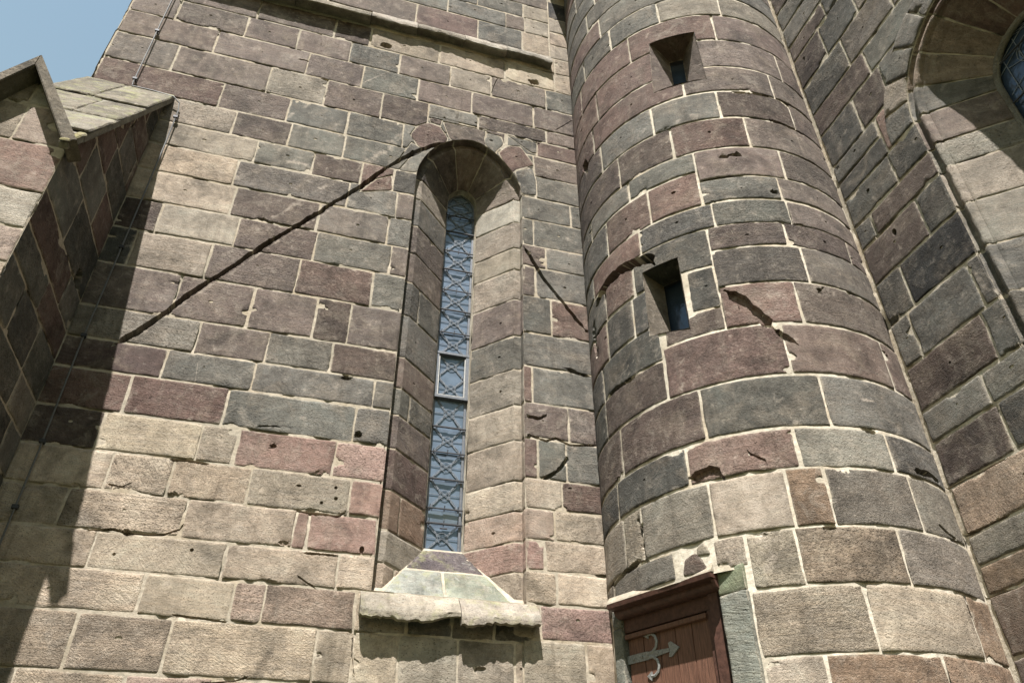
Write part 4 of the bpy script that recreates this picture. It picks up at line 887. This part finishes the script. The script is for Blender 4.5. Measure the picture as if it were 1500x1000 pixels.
def jamb(a0, a1, n1, z0, z1, code, col=None):
    O = DO + DT * a0 + DN * (n1) + np.array([0, 0, z0]); sf = Surf(lambda u, v: O + DT * np.asarray(u)[:, None] + np.array([0, 0, 1.]) * np.asarray(v)[:, None], 30, res=.04)
    stone(acc, sf, [(0, 0), (a1 - a0, 0), (a1 - a0, z1 - z0), (0, z1 - z0)], code, rnd, jw=.002, tool=1.0, col=col)
    for aa, sg in ((a0, -1), (a1, 1)):
        O2 = DO + DT * aa + DN * (n1 if sg > 0 else n1 - .22) + np.array([0, 0, z0]); dd = DN * (-1 if sg > 0 else 1)
        sf = Surf(lambda u, v, O2=O2, dd=dd: O2 + dd * np.asarray(u)[:, None] + np.array([0, 0, 1.]) * np.asarray(v)[:, None], 31, res=.05)
        stone(acc, sf, [(-.004, 0), (.22, 0), (.22, z1 - z0), (-.004, z1 - z0)], code, rnd, jw=.001, tool=1.0, col=col)
gc = np.array((.145, .145, .122))
jamb(.345, .575, 1.372, .9, 3.19, 'g', gc); jamb(.345, .575, 1.372, 3.19, 3.37, 'g', gc * np.array((.95, 1.02, .8)))
jamb(-.745, -.645, 1.315, .9, 3.19, 'g', gc * .8); jamb(-.745, -.645, 1.315, 3.19, 3.34, 'g', gc * .8)
acc.build('door_jamb', [M_ST, M_MO], tur)
# steps and threshold below the frame
mb = MB(); dbox(mb, -.75, .575, 1.0, 1.42, .0, .9)
for i in range(5): dbox(mb, -.8, .65, 1.42 + i * .28, 1.42 + (i + 1) * .28, 0, .75 - i * .15)
mb.build('door_step', M_ST, tur, .01)
# hinge strap with scrolls
def dp(a, z, n=LD + .012): return DO + DT * (a - .075) + DN * n + np.array([0, 0, z])
mb = MB(); zc = 2.955; SH = -.075
mb.box(DO, DT, DN, Z_, -.70, -.435, LD + .004, LD + .012, zc - .030, zc + .030)
mb.prism([dp(-.36, zc - .028, LD + .003), dp(-.15, zc - .010, LD + .003), dp(-.15, zc + .014, LD + .003), dp(-.36, zc + .026, LD + .003)], DN * .010)
mb.prism([dp(-.16, zc - .045, LD + .003), dp(-.135, zc - .05, LD + .003), dp(-.055, zc + .004, LD + .003), dp(-.13, zc + .058, LD + .003), dp(-.155, zc + .05, LD + .003), dp(-.145, zc + .002, LD + .003)], DN * .010)
for sg in (1, -1):
    pts = [(-.36, .01), (-.31, .018), (-.275, .045), (-.262, .085), (-.275, .125), (-.31, .148), (-.345, .146)]
    mb.tube([dp(a, zc + sg * z, LD + .010) for a, z in pts], (.012, .008), 6, flat=tuple(DN))
    e = dp(-.345, zc + sg * .146); mb.prism([dp(-.34, zc + sg * .115, LD + .004), dp(-.385, zc + sg * .142, LD + .004), dp(-.345, zc + sg * .180, LD + .004), dp(-.335, zc + sg * .148, LD + .004)], DN * .010)
for a in (-.50, -.42, -.36, -.26): mb.tube([dp(a, zc, LD + .01), dp(a, zc, LD + .02)], .009, 8)
mb.tube([dp(-.60, zc - .06, LD + .02), dp(-.60, zc + .06, LD + .02)], .018, 10)
mb.tube([dp(-.60, zc - .05, LD + .02), dp(-.605, zc - .30, LD + .02)], .013, 8)
mb.build('hinge', M_ZINC, door, 0, True)
# ================================================================= SIDE WALL WITH ARCHED WINDOW
rnd = random.Random(33)
side = thing('side_wall', 'sunlit dark sandstone wall at the far right with a large arched window in a moulded splay', 'church wall')
YC, ZS, RA = -2.28, 7.17, .915
def ring(rad, n=25): return [(YC - rad * math.cos(a), ZS + rad * 1.02 * math.sin(a)) for a in np.linspace(0, math.pi, n)]
hole_r = [(YC - RA, 2.2)] + ring(RA) + [(YC + RA, 2.2)]
surfR = Surf(lambda u, v: np.stack([np.full_like(u, XR), -np.asarray(u, float), v], 1), 40, FEAT['r_groove'], FEAT['r_dent'], FEAT['r_chalk'], [hole_r], res=.045)
ring_b = ring(RA + .285); hole_b = [(YC - RA, 2.2), (YC - RA, ZS)] + ring_b + [(YC + RA, ZS), (YC + RA, 2.2)]
surfRc = Surf(surfR.base, 41, FEAT['r_groove'], FEAT['r_dent'], FEAT['r_chalk'], [hole_b], res=.045)
acc = Acc()
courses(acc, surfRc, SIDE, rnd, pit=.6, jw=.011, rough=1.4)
# voussoirs round the head
for i in range(11):
    a0, a1 = math.pi * i / 11, math.pi * (i + 1) / 11; rn = 20
    arc = lambda rad, aa, bb: [(YC - rad * math.cos(t), ZS + rad * 1.02 * math.sin(t)) for t in np.linspace(aa, bb, 5)]
    stone(acc, surfR, arc(RA - .0, a0, a1) + arc(RA + .30, a1, a0), rnd.choice(['y', 'g', 'yg', 'y']), rnd, jw=.008, pit=.5, depth=.011)
zz = 2.2
while zz < 12:   # beyond the window, towards the porch
    z2 = zz + rnd.uniform(.34, .42)
    xs = [-1.36] if zz < 7.6 else ([-3.0] if zz > 8.4 else [-1.2])
    while xs[-1] < .2: xs.append(xs[-1] + rnd.uniform(.5, .8))
    if zz > 10.9 or zz < 7.3: courses(acc, surfRc, [(zz, z2, xs, [rnd.choice('ghmdy') for _ in xs[1:]])], rnd, .4)
    zz = z2
zz = 10.9
while zz < 14:
    z2 = zz + .4; xs = [-4.235]
    while xs[-1] < .2: xs.append(xs[-1] + rnd.uniform(.5, .8))
    courses(acc, surfR, [(zz, z2, xs, [rnd.choice('ghmd') for _ in xs[1:]])], rnd, .4); zz = z2
sheet(acc, surfR, [(-4.26, 0), (.8, 0), (.8, 14), (-4.26, 14)], h=-.006)
acc.build('masonry', [M_SR, M_MB], side)
# jamb moulding and splay
LR = ZS - 2.2; LAr = 2.6
rprof = np.array([(0, 0, 0), (.012, .0, .035), (.03, .012, .050), (.05, .032, .052), (.075, .055, .045), (.10, .075, .020), (.12, .095, .012), (.145, .115, .030), (.165, .130, .055), (.72, .495, .47)])  # path length, offset inward, depth
rprof = [(0, 0)]
pts_r = [(0, 0), (.005, .030), (.020, .048), (.040, .046), (.052, .028), (.066, .012), (.088, .008), (.106, .020), (.112, .045), (.120, .062), (.135, .066), (.50, .47)]
PR = np.array(pts_r); CU = np.r_[0, np.cumsum(np.hypot(*np.diff(PR, axis=0).T))]
def wsur(u, v):
    u = np.asarray(u, float); v = np.asarray(v, float); off = np.interp(u, CU, PR[:, 0]); dep = np.interp(u, CU, PR[:, 1]); rad = RA - off
    t = np.clip((v - ZS) / LAr, 0, 1) * math.pi; y = YC - rad * np.cos(t); z = ZS + rad * 1.02 * np.sin(t)
    z = np.where(v < ZS, v, z); z = np.where(v > ZS + LAr, ZS - (v - ZS - LAr), z); return np.stack([XR + dep, -y, z], 1)
surfV = Surf(wsur, 44, lines=[((c, 2.0), (c, ZS + LAr + LR + .2)) for c in CU[1:-1]], res=.05)
acc = Acc(); RL_ = [2.2, 2.8, 3.21, 3.425, 3.655, 4.035, 4.425, 4.705, 5.13, 5.585, 6.05, 6.49, 6.78, 7.17]; cs_ = ['o', 'od', 'o', 'yg', 'o', 'g', 'g', 'g', 'g', 'yg', 'y', 'yg', 'm']
UEr = CU[-1]
for i in range(len(RL_) - 1):
    stone(acc, surfV, [(.0, RL_[i]), (UEr, RL_[i]), (UEr, RL_[i + 1]), (.0, RL_[i + 1])], cs_[i], rnd, jw=.006, tool=.8)
    a = ZS + LAr + ZS; stone(acc, surfV, [(.0, a - RL_[i + 1]), (UEr, a - RL_[i + 1]), (UEr, a - RL_[i]), (.0, a - RL_[i])], rnd.choice('yg'), rnd, jw=.006)
nv = 8
for i in range(nv): stone(acc, surfV, [(.0, ZS + LAr * i / nv), (UEr, ZS + LAr * i / nv), (UEr, ZS + LAr * (i + 1) / nv), (.0, ZS + LAr * (i + 1) / nv)], ['g', 'yo', 'yo', 'r', 'r', 'y', 'yo', 'g'][i], rnd, jw=.008, tool=.2)
sheet(acc, surfV, [(0, 2.2), (UEr, 2.2), (UEr, ZS + LAr + LR), (0, ZS + LAr + LR)], h=-.005, res=.08)
acc.build('window_surround', [M_ST, M_MO], side)
# inner roll and glazing
RG = RA - .50
mb = MB(); tr_ = [(XR + .49, -(YC - (RG + .01)), 2.2)] + [(XR + .49, -(YC - (RG + .01) * math.cos(a)), ZS + (RG + .01) * 1.02 * math.sin(a)) for a in np.linspace(0, math.pi, 25)] + [(XR + .49, -(YC + RG + .01), 2.2)]
mb.tube(tr_, .035, 10); mb.build('inner_roll', M_ST, side, 0, True)
mb = MB(); mb.prism([(XR + .53, -(YC - (RG + .03)), 2.2)] + [(XR + .53, -(YC - (RG + .03) * math.cos(a)), ZS + (RG + .03) * 1.02 * math.sin(a)) for a in np.linspace(0, math.pi, 21)] + [(XR + .53, -(YC + RG + .03), 2.2)], (.02, 0, 0)); g2 = mb.build('arched_window', M_DARKGLASS, side)
mb = MB(); xx = XR + .522
for k in range(14):
    z = 3.0 + k * .36
    for rr_ in (.13, .15): mb.tube([(xx, 2.28 + rr_ * math.cos(a) * 1.3, z + rr_ * math.sin(a)) for a in np.linspace(0, 2 * math.pi, 16, endpoint=False)], .004, 4, True)
    for sg in (-1, 1): mb.tube([(xx, 2.28 + sg * .38, z + .1), (xx, 2.28 - sg * .30, z + .36)], .004, 4); mb.tube([(xx, 2.28 + sg * .38, z), (xx, 2.28 + sg * .12, z + .12)], .004, 4)
for dy in (-.3, -.15, 0, .15, .3): mb.tube([(xx, 2.28 + dy, 2.4), (xx, 2.28 + dy + .0, 7.17 + math.sqrt(max(0, .40 ** 2 - dy * dy)))], .004, 4)
mb.build('lead_came', M_LEAD, g2)
for z in np.arange(2.9, 7.6, .45):
    mb = MB(); hw = .40 if z < 7.17 else math.sqrt(.16 - (z - 7.17) ** 2); mb.tube([(xx - .03, 2.28 - hw, z), (xx - .03, 2.28 + hw, z)], .009, 6); mb.build('saddle_bar', M_IRON, g2)
mb = MB(); mb.box((0, 0, 0), X_, (0, 1, 0), Z_, XR + .60, XR + .9, -.8, 5.0, 0, 14.0); mb.box((0, 0, 0), X_, (0, 1, 0), Z_, XR + .0, XR + .6, 1.3, 3.3, 1.6, 2.2); mb.build('wall_core', M_MO, side)
# ================================================================= BUTTRESS
rnd = random.Random(55)
but = thing('buttress', 'stone buttress at the left edge with a sloping slab top and a small gable', 'buttress')
surfBS = Surf(lambda u, v: np.stack([np.full_like(u, XB), u, v], 1), 50, dents=[(5.76, 5.80, .08, .09, .12)], res=.06)
acc = Acc()
slope = lambda yv: 6.0 + (yv - 4.50) * 1.66
def clip_top(poly):
    out = []; n = len(poly); f = lambda p: slope(p[0]) - p[1]
    for i in range(n):
        a, b = poly[i], poly[(i + 1) % n]; fa, fb = f(a), f(b)
        if fa >= 0: out.append(a)
        if fa * fb < 0: t = fa / (fa - fb); out.append((a[0] + (b[0] - a[0]) * t, a[1] + (b[1] - a[1]) * t))
    return out
for z0, z1, xs, cs in BSIDE:
    for i, c in enumerate(cs):
        p = clip_top([(xs[i], z0), (xs[i + 1], z0), (xs[i + 1], z1), (xs[i], z1)])
        if len(p) >= 3 and abs(area(p)) > .004: stone(acc, surfBS, p, c, rnd, rough=1.3)
sheet(acc, surfBS, [(4.6, 0), (6.0, 0), (6.0, slope(6.0)), (4.6, slope(4.6))])
surfBF = Surf(lambda u, v: np.stack([u, np.full_like(u, YB), v], 1), 51, res=.05)
gx, gw, gz0, gz1 = -2.66, .41, 6.12, 6.88
def clip_g(poly):
    for sg in (-1, 1):
        out = []; n = len(poly); f = lambda p: gz1 - (gz1 - gz0) / gw * sg * (p[0] - gx) - p[1]
        for i in range(n):
            a, b = poly[i], poly[(i + 1) % n]; fa, fb = f(a), f(b)
            if fa >= 0: out.append(a)
            if fa * fb < 0: t = fa / (fa - fb); out.append((a[0] + (b[0] - a[0]) * t, a[1] + (b[1] - a[1]) * t))
        poly = out
        if len(poly) < 3: return []
    return poly
for z0, z1, xs, cs in BFRONT:
    for i, c in enumerate(cs):
        p = [(xs[i], z0), (xs[i + 1], z0), (xs[i + 1], z1), (xs[i], z1)]
        if z1 > 6.13: p = clip_g(p)
        if len(p) >= 3 and abs(area(p)) > .004: stone(acc, surfBF, p, c, rnd, rough=1.5, jw=.007, rc=(.01, .03))
sheet(acc, surfBF, [(-3.07, 0), (-2.25, 0), (-2.25, gz0), (gx, gz1), (-3.07, gz0)])
surfBL = Surf(lambda u, v: np.stack([np.full_like(u, -3.07), -np.asarray(u, float), v], 1), 52, res=.1); sheet(acc, surfBL, [(-6.0, 0), (-4.6, 0), (-4.6, 6.1), (-6.0, 8.5)], h=0, mat=0)
acc.build('masonry', [M_SR, M_MO], but)
# weathering slabs
mb_r = Acc(); O_ = np.array([-2.17, 4.44, 6.04]); V_ = np.array([0, 1.56, 2.60]); SL = np.linalg.norm(V_); V_ = V_ / SL; U_ = np.array([-1., 0, 0]); N_ = np.array([0, -V_[2], V_[1]])
surfSlab = Surf(lambda u, v: O_ + U_ * -np.asarray(u)[:, None] + V_ * np.asarray(v)[:, None] + N_ * .0, 60, res=.04)
rows = [(.0, .40), (.40, 1.10), (1.10, 1.95), (1.95, SL)]
for k, (a, b) in enumerate(rows):
    splits = [[-.075, 0], [-.92, -.60, -.0], [-.92, -.38, 0], [-.92, -.50, 0]][k]
    for i in range(len(splits) - 1):
        st = Surf((lambda off: (lambda u, v: O_ + U_ * -np.asarray(u)[:, None] + V_ * np.asarray(v)[:, None] + N_ * (.02 + off - .018 * (np.asarray(v)[:, None] - a) / (b - a) * 1.0)))(.0 + .012 * rnd.random()), 61, res=.045)
        x0, x1 = splits[i], splits[i + 1] + rnd.uniform(-.008, .008) * (i == len(splits) - 2)
        col = [(.17, .145, .07), (.14, .125, .10), (.12, .105, .08), (.11, .096, .072)][k]
        stone(mb_r, st, [(x0, a), (x1, a), (x1, b), (x0, b)], 'y', rnd, jw=.006, depth=.012, rough=1.8, col=np.array(col), rc=(.02, .05))
slab = mb_r
box = lambda p0, p1: None
mbk = MB(); mbk.box(O_, U_, V_, N_, .012, .90, .34, SL, -.05, .012); mbk.box(O_, U_, V_, N_, .012, .078, .015, .34, -.045, .011)
acc2 = mb_r.build('roof_slab', [M_SL, M_MO], but)
mbk.build('roof_bed', M_ST, but, .006)
# gable coping
for sg in (1, -1):
    foot = np.array([gx + sg * (gw + .035), 4.43, gz0 - .07]); top = np.array([gx, 4.43, gz1 - .05]); d = top - foot; Ld = np.linalg.norm(d); d /= Ld; n = np.cross(d, (0, 1, 0)) * sg; n = n if n[2] > 0 else -n
    mbc = MB(); mbc.prism([foot, top, top + np.array([0, 0, .135]), foot + n * .095], (0, .22, 0)); mbc.build('coping', M_ST, but, .006, col=(.10, .085, .065))
# gable roof behind the coping
mb = MB(); mb.prism([(gx - gw, 4.621, gz0 - .02), (gx + gw, 4.621, gz0 - .02), (gx, 4.621, gz1)], (0, .36, 0)); mb.build('gable_roof', M_SL, but)
# ================================================================= LIGHTNING CONDUCTOR
con = thing('lightning_conductor', 'thin metal lightning rod running down the wall in the shade beside the buttress', 'lightning rod')
yo = WY - .045
pts = [(-2.63, WY - .09, 13.9), (-2.63, WY - .09, 11.3), (-2.63, WY - .24, 11.1), (-2.63, WY - .24, 10.82), (-2.63, yo, 10.6), (-2.63, yo, 9.7), (-2.622, yo, 8.66), (-2.61, yo - .02, 8.60), (-2.40, yo - .03, 8.585), (-2.17, yo - .03, 8.56), (-2.10, yo - .01, 8.50), (-2.085, yo, 8.38), (-2.08, yo, 7.85), (-2.09, yo, 6.36), (-2.10, yo, 5.3), (-2.085, yo, 4.3), (-2.09, yo, 3.5), (-2.09, yo, .1)]
mb = MB(); mb.tube(pts, .0075, 7); mb.build('conductor_rod', M_ROD, con, 0, True)
for x_, z_ in ((-2.63, 9.67), (-2.622, 8.75), (-2.085, 8.28), (-2.09, 6.38), (-2.10, 5.36), (-2.086, 4.35), (-2.088, 3.81), (-2.09, 2.6), (-2.63, 10.55)):
    mb = MB(); mb.tube([(x_, WY + .01, z_), (x_, yo - .012, z_)], .008, 7); mb.box((x_, yo, z_), X_, (0, 1, 0), Z_, -.022, .022, -.014, .012, -.016, .016); mb.build('clamp', M_IRON, con, .002)
# ================================================================= GROUND
mb = MB(); mb.V = [(-150, -150, 0), (150, -150, 0), (150, 150, 0), (-150, 150, 0)]; mb.F = [(0, 1, 2, 3)]
gnd = mb.build('ground', plain_mat('churchyard_grass', (.035, .045, .018), .95, 0, 40, .35, .02)); gnd['kind'] = 'structure'
